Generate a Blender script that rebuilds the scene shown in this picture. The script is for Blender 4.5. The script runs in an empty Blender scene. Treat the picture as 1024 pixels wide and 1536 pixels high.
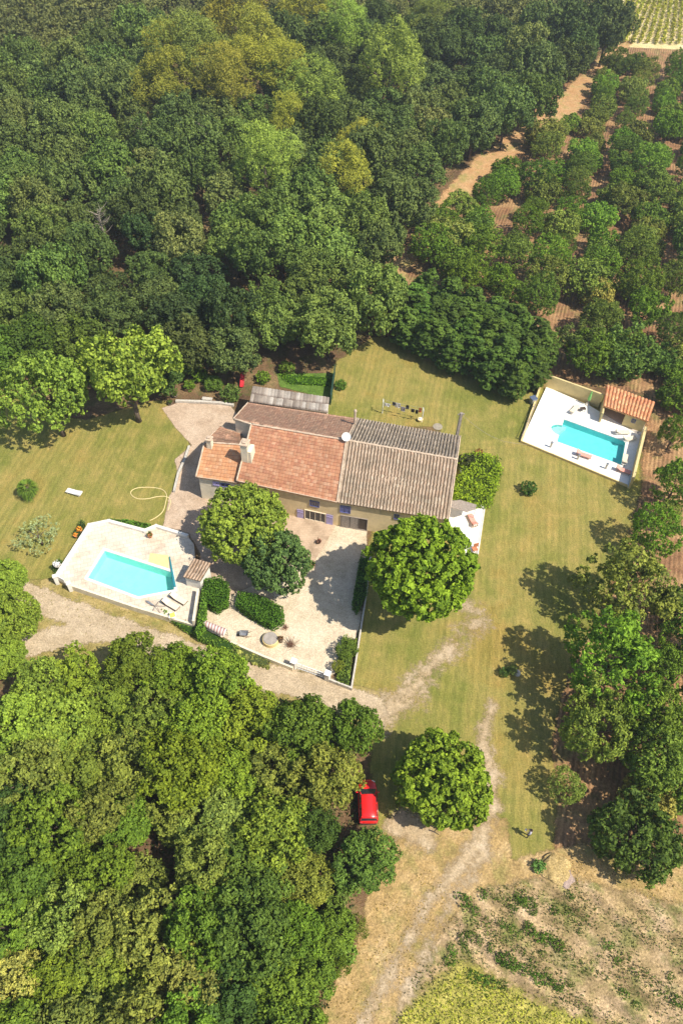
import bpy, bmesh, math, random
import numpy as np
from mathutils import Vector, Matrix
from mathutils.geometry import tessellate_polygon
R_=math.radians
sc=bpy.context.scene
# ------------------------------------------------------------------ camera
F=1130.;TH=R_(50.);RO=R_(-2.5);CH=65.
_c,_s=math.cos(TH),math.sin(TH)
Xh=np.array([1,0,0.]);Fw=np.array([0,_c,-_s]);Dn=np.array([0,-_s,-_c])
RT=math.cos(RO)*Xh+math.sin(RO)*Dn; DW=-math.sin(RO)*Xh+math.cos(RO)*Dn
CP=np.array([0,0,CH])
def ray(x,y): return (x-512)*RT+(y-768)*DW+F*Fw
def G(x,y,z=0.):
    """photo coordinates -> the point at height z above the ground"""
    d=ray(x,y); return CP+d*((z-CH)/d[2])
def Pj(w):
    v=np.asarray(w,float)-CP; d=v@Fw
    return (512+F*(v@RT)/d,768+F*(v@DW)/d)
cam=bpy.data.cameras.new('camera'); co=bpy.data.objects.new('camera',cam); sc.collection.objects.link(co)
cam.sensor_fit='VERTICAL'; cam.sensor_height=24; cam.lens=F/1536*24; cam.clip_end=3000; cam.clip_start=.5
m=Matrix(((RT[0],-DW[0],-Fw[0],0),(RT[1],-DW[1],-Fw[1],0),(RT[2],-DW[2],-Fw[2],CH),(0,0,0,1)))
co.matrix_world=m; sc.camera=co
# ------------------------------------------------------------------ light
SE=R_(54.); tosun=Vector((0.875*math.cos(SE),-0.484*math.cos(SE),math.sin(SE))).normalized()
w=bpy.data.worlds.new('World'); sc.world=w; w.use_nodes=True
nt=w.node_tree; sky=nt.nodes.new('ShaderNodeTexSky'); sky.sky_type='NISHITA'; sky.sun_disc=False
sky.sun_elevation=SE; sky.sun_rotation=math.atan2(tosun.x,tosun.y)
nt.links.new(sky.outputs[0],nt.nodes['Background'].inputs[0]); nt.nodes['Background'].inputs[1].default_value=0.115
sl=bpy.data.lights.new('sun','SUN'); so=bpy.data.objects.new('sun',sl); sc.collection.objects.link(so)
sl.energy=4.6; sl.angle=R_(.53); sl.color=(1,.93,.80)
so.rotation_euler=tosun.to_track_quat('Z','Y').to_euler()
sc.view_settings.view_transform='Standard'; sc.view_settings.look='None'; sc.view_settings.gamma=1
sc.view_settings.exposure=0.55
sc.cycles.max_bounces=6; sc.cycles.transparent_max_bounces=12; sc.cycles.diffuse_bounces=3
sc.cycles.glossy_bounces=2; sc.cycles.transmission_bounces=3
sc.cycles.use_adaptive_sampling=True; sc.cycles.adaptive_threshold=.02
COL=sc.collection
random.seed(5); RG=np.random.default_rng(11)
# ------------------------------------------------------------------ materials
class N:
    def __init__(s,name):
        s.m=bpy.data.materials.new(name); s.m.use_nodes=True; s.t=s.m.node_tree
        s.b=s.t.nodes['Principled BSDF']; s.out=s.t.nodes['Material Output']
    def n(s,ty,**k):
        x=s.t.nodes.new(ty)
        for a,v in k.items(): setattr(x,a,v)
        return x
    def l(s,a,b): s.t.links.new(a,b)
    def pos(s): return s.n('ShaderNodeNewGeometry').outputs['Position']
    def obj(s): return s.n('ShaderNodeTexCoord').outputs['Object']
    def uv(s): return s.n('ShaderNodeTexCoord').outputs['UV']
    def noise(s,v,sc,det=4,rough=.6,dist=0):
        x=s.n('ShaderNodeTexNoise'); x.inputs['Scale'].default_value=sc; x.inputs['Detail'].default_value=det
        x.inputs['Roughness'].default_value=rough; x.inputs['Distortion'].default_value=dist; s.l(v,x.inputs['Vector']); return x.outputs[0]
    def ramp(s,f,stops):
        x=s.n('ShaderNodeValToRGB'); e=x.color_ramp.elements
        while len(e)<len(stops): e.new(.5)
        for i,(p,c) in enumerate(stops): e[i].position=p; e[i].color=(*c,1) if len(c)==3 else c
        s.l(f,x.inputs[0]); return x.outputs[0]
    def mix(s,f,a,b,ty='MIX'):
        x=s.n('ShaderNodeMix',data_type='RGBA',blend_type=ty)
        for i,v in ((0,f),(6,a),(7,b)):
            if hasattr(v,'links'): s.l(v,x.inputs[i])
            elif i==0: x.inputs[0].default_value=v
            else: x.inputs[i].default_value=(*v,1)
        return x.outputs[2]
    def math(s,op,a,b=0.,c=None,clamp=False):
        x=s.n('ShaderNodeMath',operation=op,use_clamp=clamp)
        for i,v in enumerate((a,b) if c is None else (a,b,c)):
            if hasattr(v,'links'): s.l(v,x.inputs[i])
            else: x.inputs[i].default_value=v
        return x.outputs[0]
    def stretch(s,v,rot,scl):
        x=s.n('ShaderNodeMapping'); s.l(v,x.inputs[0]); x.inputs['Rotation'].default_value=(0,0,rot); x.inputs['Scale'].default_value=scl; return x.outputs[0]
    def bump(s,h,st,d=.05):
        x=s.n('ShaderNodeBump'); x.inputs['Strength'].default_value=st; x.inputs['Distance'].default_value=d; s.l(h,x.inputs['Height']); s.l(x.outputs[0],s.b.inputs['Normal'])
    def base(s,c,rough=.9,spec=.2):
        if hasattr(c,'links'): s.l(c,s.b.inputs['Base Color'])
        else: s.b.inputs['Base Color'].default_value=(*c,1)
        s.b.inputs['Roughness'].default_value=rough; s.b.inputs['Specular IOR Level'].default_value=spec
    def mask(s,v,amp=.6,scale=.9,thr=.5,soft=.12):
        """ragged soil edge: the sheet ends where its painted-on depth meets noise"""
        a=s.n('ShaderNodeAttribute',attribute_name='mask').outputs['Fac']
        nz=s.math('ADD',s.math('MULTIPLY',s.noise(v,scale,5,.65),.6),s.math('MULTIPLY',s.noise(v,scale*5,3,.7),.4))
        f=s.math('ADD',a,s.math('MULTIPLY',s.math('SUBTRACT',nz,.5),amp*2))
        mr=s.n('ShaderNodeMapRange',interpolation_type='SMOOTHSTEP'); s.l(f,mr.inputs[0]); mr.inputs[1].default_value=thr-soft; mr.inputs[2].default_value=thr+soft
        s.l(mr.outputs[0],s.b.inputs['Alpha'])
def rgb(r,g,b):
    f=lambda c:((c/255+.055)/1.055)**2.4 if c>10 else c/255/12.92
    return (f(r),f(g),f(b))
def simple(name,c,rough=.7,var=.12,scale=3,spec=.3,metal=0,bump=0):
    k=N(name); v=k.obj(); n=k.noise(v,scale,4)
    lo=tuple(x*(1-var) for x in c); hi=tuple(min(1,x*(1+var)) for x in c)
    k.base(k.ramp(n,[(.3,lo),(.7,hi)]),rough,spec); k.b.inputs['Metallic'].default_value=metal
    if bump: k.bump(k.noise(v,scale*6,3),bump,.02)
    return k.m
def soil(name,stops,sc1=.25,fine=7.,fa=.5,mask=None,bump=.5,furrow=None,speck=None,patches=None,rough=.95):
    k=N(name); v=k.pos()
    c=k.ramp(k.noise(v,sc1,5,.62,.4),stops)
    if patches: 
        for (ps,p0,p1,col,amt) in patches:
            f=k.ramp(k.noise(v,ps,6,.68),[(p0,(0,0,0)),(p1,(amt,)*3)]); c=k.mix(f,c,col)
    f1=k.noise(v,fine,4,.7); f2=k.noise(v,fine*.22,4,.7)
    c=k.mix(fa,c,k.ramp(f1,[(.28,(.12,.12,.12)),(.52,(.5,.5,.5)),(.75,(1,1,1))]),'OVERLAY')
    c=k.mix(fa*.7,c,k.ramp(f2,[(.3,(.25,.25,.25)),(.52,(.5,.5,.5)),(.75,(.8,.8,.8))]),'OVERLAY')
    if speck:
        f=k.ramp(k.noise(v,speck[0],2,.8),[(speck[1],(0,0,0)),(speck[1]+.07,(1,1,1))]); c=k.mix(f,c,speck[2])
    if furrow:
        ang,per,amt=furrow
        x=k.n('ShaderNodeTexWave',wave_type='BANDS',bands_direction='X'); k.l(k.stretch(v,ang,(1,1,1)),x.inputs[0])
        x.inputs['Scale'].default_value=.314/per; x.inputs['Distortion'].default_value=1.2; x.inputs['Detail'].default_value=2; x.inputs['Detail Scale'].default_value=.4
        br=k.ramp(k.noise(v,.3,3),[(.4,(0,0,0)),(.6,(amt,)*3)])
        c=k.mix(br,c,k.ramp(x.outputs[1],[(.2,(.25,.25,.25)),(.8,(.72,.72,.72))]),'OVERLAY')
        k.bump(k.math('ADD',k.math('MULTIPLY',x.outputs[1],.8*amt),f1),bump,.12)
    else: k.bump(k.math('ADD',f1,f2),bump,.1)
    k.base(c,rough,.1)
    if mask: k.mask(v,*mask)
    return k.m
def lawn_mat(name):
    k=N(name); v=k.pos()
    green=(.135,.160,.030); olive=(.205,.200,.050); tan=(.32,.255,.085); gold=(.33,.215,.065)
    c=k.ramp(k.noise(v,.085,6,.66,.5),[(.29,green),(.42,olive),(.53,tan),(.63,gold)])
    c2=k.ramp(k.noise(v,.5,5,.7),[(.32,green),(.5,olive),(.66,tan)]); c=k.mix(.45,c,c2)
    x=k.n('ShaderNodeTexWave',wave_type='BANDS',bands_direction='X'); k.l(k.stretch(v,R_(8),(1,1,1)),x.inputs[0])
    x.inputs['Scale'].default_value=.13; x.inputs['Distortion'].default_value=7; x.inputs['Detail'].default_value=4; x.inputs['Detail Scale'].default_value=.2
    c=k.mix(.55,c,k.ramp(x.outputs[1],[(.25,(.44,.47,.44)),(.75,(.55,.53,.53))]),'OVERLAY')
    st=k.noise(k.stretch(v,R_(12),(5.,.7,1)),1.3,4,.75)
    c=k.mix(.6,c,k.ramp(st,[(.3,(.3,.32,.28)),(.7,(.72,.68,.68))]),'OVERLAY')
    y=k.n('ShaderNodeTexWave',wave_type='BANDS',bands_direction='X'); k.l(k.stretch(v,R_(9),(1,1,1)),y.inputs[0])
    y.inputs['Scale'].default_value=.42; y.inputs['Distortion'].default_value=2.2; y.inputs['Detail'].default_value=3; y.inputs['Detail Scale'].default_value=.5
    c=k.mix(k.ramp(k.noise(v,.2,3),[(.4,(.15,)*3),(.6,(.8,)*3)]),c,k.ramp(y.outputs[1],[(.2,(.44,.45,.44)),(.8,(.56,.55,.54))]),'OVERLAY')
    f=k.noise(v,7,4,.85); c=k.mix(.75,c,k.ramp(f,[(.3,(.2,.22,.15)),(.52,(.5,.5,.5)),(.75,(.88,.84,.8))]),'OVERLAY')
    k.base(c,.95,.08); k.bump(k.math('ADD',f,k.noise(v,2.5,4,.7)),.6,.09)
    k.mask(v,.35,.8,.5,.1); return k.m
def leaf_mat(name='leaf'):
    k=N(name); oi=k.n('ShaderNodeObjectInfo'); a=k.n('ShaderNodeAttribute',attribute_name='v').outputs['Fac']
    c=oi.outputs['Color']
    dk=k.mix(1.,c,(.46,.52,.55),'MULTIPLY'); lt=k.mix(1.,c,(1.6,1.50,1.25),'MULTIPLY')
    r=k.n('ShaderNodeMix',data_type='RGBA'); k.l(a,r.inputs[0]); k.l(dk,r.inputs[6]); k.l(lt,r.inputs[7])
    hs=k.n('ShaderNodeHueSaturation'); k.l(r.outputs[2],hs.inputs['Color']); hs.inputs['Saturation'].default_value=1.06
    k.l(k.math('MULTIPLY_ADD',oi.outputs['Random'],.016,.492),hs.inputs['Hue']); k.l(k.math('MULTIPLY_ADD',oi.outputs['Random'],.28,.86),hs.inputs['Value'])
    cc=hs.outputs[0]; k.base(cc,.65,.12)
    t=k.n('ShaderNodeBsdfTranslucent'); k.l(k.mix(1.,cc,(1.25,1.35,.6),'MULTIPLY'),t.inputs[0])
    ms=k.n('ShaderNodeMixShader'); ms.inputs[0].default_value=.17; k.l(k.b.outputs[0],ms.inputs[1]); k.l(t.outputs[0],ms.inputs[2]); k.l(ms.outputs[0],k.out.inputs[0])
    return k.m
def tile_mat(name,cols,lichen=(.10,.085,.06),la=.55,rough=.85,groove=0):
    k=N(name); uv=k.uv()
    fl=k.n('ShaderNodeVectorMath',operation='FLOOR'); k.l(uv,fl.inputs[0])
    wn=k.n('ShaderNodeTexWhiteNoise',noise_dimensions='2D'); k.l(fl.outputs[0],wn.inputs['Vector'])
    n=len(cols); c=k.ramp(wn.outputs['Value'],[(i/(n-1),cc) for i,cc in enumerate(cols)])
    v=k.pos(); c=k.mix(k.ramp(k.noise(v,.55,6,.7),[(.42,(0,0,0)),(.66,(la,)*3)]),c,lichen)
    c=k.mix(k.ramp(k.noise(v,3.,4,.75),[(.55,(0,0,0)),(.75,(.5,)*3)]),c,(.55,.47,.34))
    c=k.mix(.4,c,k.ramp(k.noise(v,9,3,.7),[(.3,(.3,)*3),(.7,(.72,)*3)]),'OVERLAY')
    if groove:   # channel tiles between the cover tiles take a darker tone
        sx=k.n('ShaderNodeSeparateXYZ'); k.l(uv,sx.inputs[0]); fr=k.math('ABSOLUTE',k.math('SUBTRACT',k.math('FRACT',sx.outputs[0]),.5))
        c=k.mix(k.ramp(fr,[(.27,(0,0,0)),(.36,(1,1,1))]),c,k.mix(1.,c,(groove*.9,groove*.85,groove*.8),'MULTIPLY'))
    else:
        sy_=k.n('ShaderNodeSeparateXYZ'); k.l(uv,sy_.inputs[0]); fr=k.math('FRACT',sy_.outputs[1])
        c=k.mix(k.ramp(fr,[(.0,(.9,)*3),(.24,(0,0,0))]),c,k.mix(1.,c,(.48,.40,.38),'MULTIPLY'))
    k.base(c,rough,.15); k.bump(k.noise(v,12,3),.3,.02); return k.m
def wall_mat(name,c,stain=(.30,.25,.18)):
    k=N(name); v=k.pos(); n=k.noise(v,.9,6,.7)
    cc=k.ramp(n,[(.3,tuple(x*.78 for x in c)),(.55,c),(.75,tuple(min(1,x*1.12) for x in c))])
    cc=k.mix(k.ramp(k.noise(k.stretch(v,0,(2,2,.3)),1.2,4,.7),[(.55,(0,0,0)),(.75,(.35,)*3)]),cc,stain)
    k.base(cc,.9,.15); k.bump(k.noise(v,14,3),.35,.02); return k.m
def paving_mat(name,c1,c2,size=.5,joint=.6,ang=0.):
    k=N(name); v=k.stretch(k.pos(),ang,(1,1,1))
    b=k.n('ShaderNodeTexBrick'); k.l(v,b.inputs[0]); b.inputs['Scale'].default_value=1; b.inputs['Brick Width'].default_value=size*1.4; b.inputs['Row Height'].default_value=size
    b.inputs['Mortar Size'].default_value=.018; b.inputs['Color1'].default_value=(*c1,1); b.inputs['Color2'].default_value=(*c2,1); b.inputs['Mortar'].default_value=(*[x*joint for x in c1],1)
    c=k.mix(.5,b.outputs[0],k.ramp(k.noise(k.pos(),.6,6,.72),[(.35,(.26,.24,.21)),(.5,(.5,.5,.49)),(.7,(.66,.66,.66))]),'OVERLAY')
    c=k.mix(.35,c,k.ramp(k.noise(k.pos(),8,3,.7),[(.3,(.35,)*3),(.7,(.65,)*3)]),'OVERLAY')
    k.base(c,.8,.2); return k.m
M={}
M['leaf']=leaf_mat()
M['bark']=simple('bark',(.13,.10,.075),.95,.4,4,.1,bump=.8)
M['deadwood']=simple('dead_wood',(.30,.25,.20),.95,.35,4,.1)
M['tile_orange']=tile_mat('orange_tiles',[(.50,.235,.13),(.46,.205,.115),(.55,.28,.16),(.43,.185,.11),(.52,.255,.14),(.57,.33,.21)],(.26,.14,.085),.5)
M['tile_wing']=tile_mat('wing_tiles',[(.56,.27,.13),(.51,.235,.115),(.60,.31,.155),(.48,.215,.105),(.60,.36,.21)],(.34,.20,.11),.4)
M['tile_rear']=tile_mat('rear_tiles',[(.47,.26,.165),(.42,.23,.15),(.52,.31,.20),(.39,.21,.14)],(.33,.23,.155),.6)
M['tile_canal']=tile_mat('canal_tiles',[(.44,.33,.235),(.40,.295,.21),(.49,.37,.27),(.36,.265,.19),(.45,.315,.22),(.53,.43,.32)],(.25,.21,.155),.6,groove=.42)
M['tile_dark']=tile_mat('rear_canal_tiles',[(.38,.30,.22),(.33,.26,.195),(.43,.35,.27),(.29,.235,.175)],(.22,.19,.14),.5,groove=.42)  # darker set of canal tile tones for the barn's rear slope
M['tile_pool']=tile_mat('pool_house_tiles',[(.68,.25,.12),(.74,.36,.17),(.60,.22,.11),(.76,.44,.22),(.66,.28,.14)],(.5,.22,.1),.1,groove=.5)
M['tile_shed']=tile_mat('shed_tiles',[(.48,.34,.24),(.40,.27,.18),(.56,.42,.31),(.37,.25,.17)],(.25,.18,.12),.3,groove=.45)
M['fibre']=tile_mat('fibre_sheets',[(.30,.25,.20),(.22,.18,.15),(.55,.50,.43),(.25,.20,.16),(.42,.36,.30),(.20,.16,.13)],(.14,.12,.10),.5)
M['stucco']=wall_mat('ochre_stucco',(.74,.58,.34))
M['stucco_pale']=wall_mat('pale_stucco',(.74,.66,.50))
M['mortar']=simple('ridge_mortar',(.52,.40,.29),.9,.25,3)
M['white_wall']=wall_mat('white_render',(.78,.74,.66),(.55,.5,.42))
M['yellow_wall']=wall_mat('yellow_render',(.66,.52,.25),(.45,.36,.2))
M['blue']=simple('blue_paint',(.12,.13,.30),.5,.15,2)
M['lilac']=simple('lilac_shutter_paint',(.38,.33,.56),.5,.12,2)
M['glass']=simple('dark_glass',(.03,.035,.045),.08,.2,1,.8)
M['wood']=simple('wood',(.30,.20,.12),.7,.25,5)
M['darkwood']=simple('dark_wood',(.07,.05,.04),.7,.25,5)
M['greywood']=simple('grey_wood',(.27,.23,.20),.8,.3,5)
M['white']=simple('white_paint',(.80,.79,.76),.5,.05,2)
M['white_plastic']=simple('white_plastic',(.80,.78,.74),.45,.05,2)
M['metal']=simple('grey_metal',(.35,.36,.38),.4,.1,2,.5,.6)
M['black']=simple('black_rubber',(.025,.025,.027),.7,.2,3)
M['red']=simple('red_car_paint',(.72,.018,.018),.22,.06,.6,.6)
M['redplastic']=simple('red_plastic',(.55,.03,.04),.5,.1,2)
M['terracotta']=simple('terracotta',(.50,.20,.10),.8,.2,4)
M['stone']=simple('pale_stone',(.50,.46,.40),.9,.25,4,bump=.6)
M['darkstone2']=simple('pinkish_rubble',(.32,.24,.20),.95,.4,5,.1,bump=.8)
M['darkstone']=simple('brown_stone',(.20,.15,.11),.95,.4,3,bump=.8)
M['pinkcloth']=simple('pink_cloth',(.72,.33,.26),.9,.12,4)
M['cream']=simple('cream_cloth',(.74,.62,.46),.9,.1,4)
M['lime']=simple('lime_cloth',(.62,.72,.12),.9,.1,4)
M['green']=simple('green_canvas',(.22,.50,.14),.9,.15,4)
M['yellowmat']=simple('sand_yellow_mat',(.66,.56,.26),.9,.1,3)
M['hose']=simple('yellow_hose',(.72,.58,.30),.6,.08,3)
M['skin']=simple('skin',(.50,.30,.21),.6,.06,6)
M['hair']=simple('brown_hair',(.045,.028,.02),.7,.2,9)
M['darkcloth']=simple('dark_clothes',(.035,.032,.045),.9,.25,6)
M['linen']=simple('white_linen',(.78,.77,.76),.9,.05,5)
M['greycloth']=simple('grey_lilac_cloth',(.42,.40,.47),.9,.12,5)
M['orange']=simple('orange_cloth',(.70,.20,.07),.9,.1,5)
M['orangeflower']=simple('orange_petals',(.85,.32,.03),.8,.15,9)
M['hay']=soil('hay',[(.3,(.34,.24,.09)),(.7,(.50,.37,.17))],1.5,9,.8)
# ------------------------------------------------------------------ object helpers
def mesh_np(name,V,Fc,mat=None,uv=None,attr=None,smooth=False):
    me=bpy.data.meshes.new(name); V=np.asarray(V,dtype=np.float32); Fc=np.asarray(Fc,dtype=np.int32)
    n=Fc.shape[1]; me.vertices.add(len(V)); me.vertices.foreach_set('co',V.ravel())
    me.loops.add(Fc.size); me.loops.foreach_set('vertex_index',Fc.ravel())
    me.polygons.add(len(Fc)); me.polygons.foreach_set('loop_start',np.arange(0,Fc.size,n,dtype=np.int32))
    me.update(calc_edges=True)
    if uv is not None:
        l=me.uv_layers.new(name='UVMap'); l.data.foreach_set('uv',np.asarray(uv,dtype=np.float32)[Fc.ravel()].ravel())
    if attr is not None:
        for k,(dom,a) in attr.items():
            at=me.attributes.new(k,'FLOAT',dom); at.data.foreach_set('value',np.asarray(a,dtype=np.float32))
    if smooth: me.polygons.foreach_set('use_smooth',np.ones(len(Fc),dtype=bool))
    if mat: me.materials.append(mat)
    return me
class MB:
    """collects shapes in world coordinates, then links them as one mesh object"""
    def __init__(s): s.v=[];s.f=[];s.mi=[];s.uv=None;s.k=0
    def add(s,V,Fs):
        o=len(s.v); s.v+= [tuple(map(float,x)) for x in V]; s.f+=[tuple(o+i for i in f) for f in Fs]; s.mi+=[s.k]*len(Fs); return s
    def box(s,c,d,rz=0,taper=1.):
        a,b,h=d[0]/2,d[1]/2,d[2]/2; ca,sa=math.cos(rz),math.sin(rz); V=[]
        for z,t in ((-h,1),(h,taper)):
            for x,y in ((-a,-b),(a,-b),(a,b),(-a,b)): V.append((c[0]+ca*x*t-sa*y*t,c[1]+sa*x*t+ca*y*t,c[2]+z))
        return s.add(V,[(3,2,1,0),(4,5,6,7),(0,1,5,4),(1,2,6,5),(2,3,7,6),(3,0,4,7)])
    def cyl(s,a,b,r1,r2=None,n=10,cap=True):
        a=Vector(a);b=Vector(b); r2=r1 if r2 is None else r2; d=(b-a); q=d.to_track_quat('Z','Y'); V=[]
        for p,r in ((a,r1),(b,r2)):
            for i in range(n): V.append(p+q@Vector((r*math.cos(2*math.pi*i/n),r*math.sin(2*math.pi*i/n),0)))
        Fs=[(i,(i+1)%n,n+(i+1)%n,n+i) for i in range(n)]
        if cap: Fs+=[tuple(range(n-1,-1,-1)),tuple(range(n,2*n))]
        return s.add(V,Fs)
    def tube(s,pts,r,n=6):
        pts=[Vector(p) for p in pts]; V=[];Fs=[]
        rr=r if isinstance(r,(list,tuple)) else [r]*len(pts)
        for i,p in enumerate(pts):
            d=(pts[min(i+1,len(pts)-1)]-pts[max(i-1,0)]); q=d.to_track_quat('Z','Y')
            for j in range(n): V.append(p+q@Vector((rr[i]*math.cos(2*math.pi*j/n),rr[i]*math.sin(2*math.pi*j/n),0)))
        for i in range(len(pts)-1):
            for j in range(n): Fs.append((i*n+j,i*n+(j+1)%n,(i+1)*n+(j+1)%n,(i+1)*n+j))
        Fs+=[tuple(range(n-1,-1,-1)),tuple((len(pts)-1)*n+j for j in range(n))]
        return s.add(V,Fs)
    def lathe(s,c,prof,n=20):
        V=[];Fs=[]
        for r,z in prof:
            for j in range(n): V.append((c[0]+r*math.cos(2*math.pi*j/n),c[1]+r*math.sin(2*math.pi*j/n),c[2]+z))
        for i in range(len(prof)-1):
            for j in range(n): Fs.append((i*n+j,i*n+(j+1)%n,(i+1)*n+(j+1)%n,(i+1)*n+j))
        Fs+=[tuple(range(n-1,-1,-1)),tuple((len(prof)-1)*n+j for j in range(n))]
        return s.add(V,Fs)
    def prism(s,poly,z0,z1):
        """vertical prism over a plan polygon; z1 may be a list of heights"""
        n=len(poly); z1=z1 if isinstance(z1,(list,tuple)) else [z1]*n
        V=[(p[0],p[1],z0) for p in poly]+[(p[0],p[1],z1[i]) for i,p in enumerate(poly)]
        area=sum(poly[i][0]*poly[(i+1)%n][1]-poly[(i+1)%n][0]*poly[i][1] for i in range(n))
        Fs=[(i,(i+1)%n,n+(i+1)%n,n+i) for i in range(n)]+[tuple(range(n-1,-1,-1)),tuple(range(n,2*n))]
        if area<0: Fs=[tuple(reversed(f)) for f in Fs]
        return s.add(V,Fs)
    def wallline(s,pts,th,z0,z1,closed=False):
        n=len(pts)
        for i in range(n if closed else n-1):
            a=np.array(pts[i][:2],float);b=np.array(pts[(i+1)%n][:2],float); d=b-a; L=np.linalg.norm(d); d/=L; m=(a+b)/2
            e=th/2-.002*(i%2)
            s.box((m[0],m[1],(z0+z1)/2),(L+th-.006*(i+1),th-.004*(i%2),z1-z0+.003*(i%3)),math.atan2(d[1],d[0]))
        return s
    def build(s,name,mat,parent=None,smooth=False,bevel=0):
        me=bpy.data.meshes.new(name); me.from_pydata(s.v,[],s.f)
        for mm in (mat if isinstance(mat,list) else [mat]): me.materials.append(mm)
        if isinstance(mat,list): me.polygons.foreach_set('material_index',s.mi)
        if smooth: me.polygons.foreach_set('use_smooth',[True]*len(me.polygons))
        me.update(); o=link(name,me,parent)
        if bevel: b=o.modifiers.new('bevel','BEVEL'); b.width=bevel; b.segments=2; b.limit_method='ANGLE'
        return o
def link(name,me,parent=None,world=True):
    o=bpy.data.objects.new(name,me); COL.objects.link(o)
    if parent is not None:
        o.parent=parent
        if world:
            p=parent; t=Vector((0,0,0))
            while p is not None: t+=p.location; p=p.parent
            o.location=-t if parent.parent is None else (0,0,0)
            if parent.parent is not None:   # parent is itself a part already shifted to world coordinates
                o.location=(0,0,0)
    return o
def tag(o,label,cat,group=None,kind=None):
    if label: o['label']=label
    if cat: o['category']=cat
    if group: o['group']=group
    if kind: o['kind']=kind
    return o
def thing(name,loc,label,cat,group=None,rz=0):
    o=bpy.data.objects.new(name,None); o.empty_display_size=.2; COL.objects.link(o); o.location=Vector([float(x) for x in loc]); o.rotation_euler.z=rz
    return tag(o,label,cat,group)
def copy_tree(o,parent=None):
    c=o.copy(); COL.objects.link(c); c.parent=parent
    for ch in list(o.children): copy_tree(ch,c)
    return c
def struct(o): o['kind']='structure'; return o
ORD='zeroth first second third fourth fifth sixth seventh eighth ninth tenth eleventh twelfth thirteenth fourteenth fifteenth sixteenth seventeenth eighteenth nineteenth twentieth'.split()
TENS={20:'twenty',30:'thirty'}
def ordn(i):
    if i<=20: return ORD[i]
    t=i//10*10; return (TENS[t]+'-'+ORD[i-t]) if i%10 else {30:'thirtieth'}[i]
def g2(x,y): p=G(x,y); return (p[0],p[1])
# ------------------------------------------------------------------ ground and its sheets
def sdist(X,Y,poly):
    """signed distance, positive inside"""
    P=np.asarray(poly,float); n=len(P); d=np.full(X.shape,1e9); ins=np.zeros(X.shape,bool)
    for i in range(n):
        a=P[i];b=P[(i+1)%n]; e=b-a; t=np.clip(((X-a[0])*e[0]+(Y-a[1])*e[1])/(e@e+1e-12),0,1)
        d=np.minimum(d,np.hypot(X-a[0]-t*e[0],Y-a[1]-t*e[1]))
        if a[1]!=b[1]:
            c=((a[1]>Y)!=(b[1]>Y))&(X<(b[0]-a[0])*(Y-a[1])/(b[1]-a[1])+a[0]); ins^=c
    return np.where(ins,d,-d)
def sheet_from(name,fn,bb,z,cell,feather,mat,lo=-.0):
    x=np.arange(bb[0],bb[1]+cell,cell); y=np.arange(bb[2],bb[3]+cell,cell); X,Y=np.meshgrid(x,y)
    mk=.5+fn(X,Y)/(2*feather)
    nx=len(x); I=np.arange(X.size).reshape(X.shape); q=np.stack([I[:-1,:-1],I[:-1,1:],I[1:,1:],I[1:,:-1]],-1).reshape(-1,4)
    keep=mk.ravel()[q].max(1)>lo
    for h in HOLES: keep&=(sdist(X.ravel(),Y.ravel(),h)[q].max(1)<0) if cell<.45 or True else True
    q=q[keep]; us=np.unique(q); mp=np.zeros(X.size,int); mp[us]=np.arange(len(us))
    V=np.stack([X.ravel()[us],Y.ravel()[us],np.full(len(us),z)],-1)
    me=mesh_np(name,V,mp[q],mat,attr={'mask':('POINT',np.clip(mk.ravel()[us],-.5,1.6))})
    return struct(link(name,me))
def sheet(name,poly,z,cell,feather,mat):
    P=np.array([G(*p)[:2] for p in poly]); e=feather*1.2
    return sheet_from(name,lambda X,Y:sdist(X,Y,P),(P[:,0].min()-e,P[:,0].max()+e,P[:,1].min()-e,P[:,1].max()+e),z,cell,feather,mat)
def strip(name,lines,z,cell,feather,mat):
    """track along polylines [(px,py,halfwidth_m),...]"""
    L=[[(*G(a,b)[:2],c) for a,b,c in l] for l in lines]
    allp=np.array([p for l in L for p in l]); e=allp[:,2].max()+feather*1.2
    def fn(X,Y):
        d=np.full(X.shape,-1e9)
        for l in L:
            for (ax,ay,aw),(bx,by,bw) in zip(l[:-1],l[1:]):
                ex,ey=bx-ax,by-ay; t=np.clip(((X-ax)*ex+(Y-ay)*ey)/(ex*ex+ey*ey),0,1)
                d=np.maximum(d,aw+(bw-aw)*t-np.hypot(X-ax-t*ex,Y-ay-t*ey))
        return d
    return sheet_from(name,fn,(allp[:,0].min()-e,allp[:,0].max()+e,allp[:,1].min()-e,allp[:,1].max()+e),z,cell,feather,mat)
ZT=.62; ZD=.30
LP=[G(a,b,ZT) for a,b in ((157,826),(256.5,858),(261.5,884.5),(207.7,895),(131.8,866.8))]
RP=[G(a,b,ZD) for a,b in ((845.4,629.3),(937.4,662.6),(931.3,697.8),(834.8,662.6))]
mid=(RP[0]+RP[3])/2; ax=(RP[0]-RP[1]);ax/=np.linalg.norm(ax); sy=(RP[3]-RP[0]);sy/=np.linalg.norm(sy); arc=[mid+sy*(.95*math.cos(a))+ax*(.95*math.sin(a))*1.3 for a in np.linspace(0,math.pi,9)]
RPF=RP+arc
def grow(poly,k):
    c=np.mean([p[:2] for p in poly],0); return [tuple(c+(np.array(p[:2])-c)*(1+k)) for p in poly]
HOLES=[grow(LP,.03),grow(RP+[mid+ax*1.3+sy*.0],.03)]
rings=[[(-700,-300),(700,-300),(700,800),(-700,800)]]+HOLES
tr=tessellate_polygon([[Vector((p[0],p[1],0)) for p in q] for q in rings]); ap=[p for q in rings for p in q]; ft=[]
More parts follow.
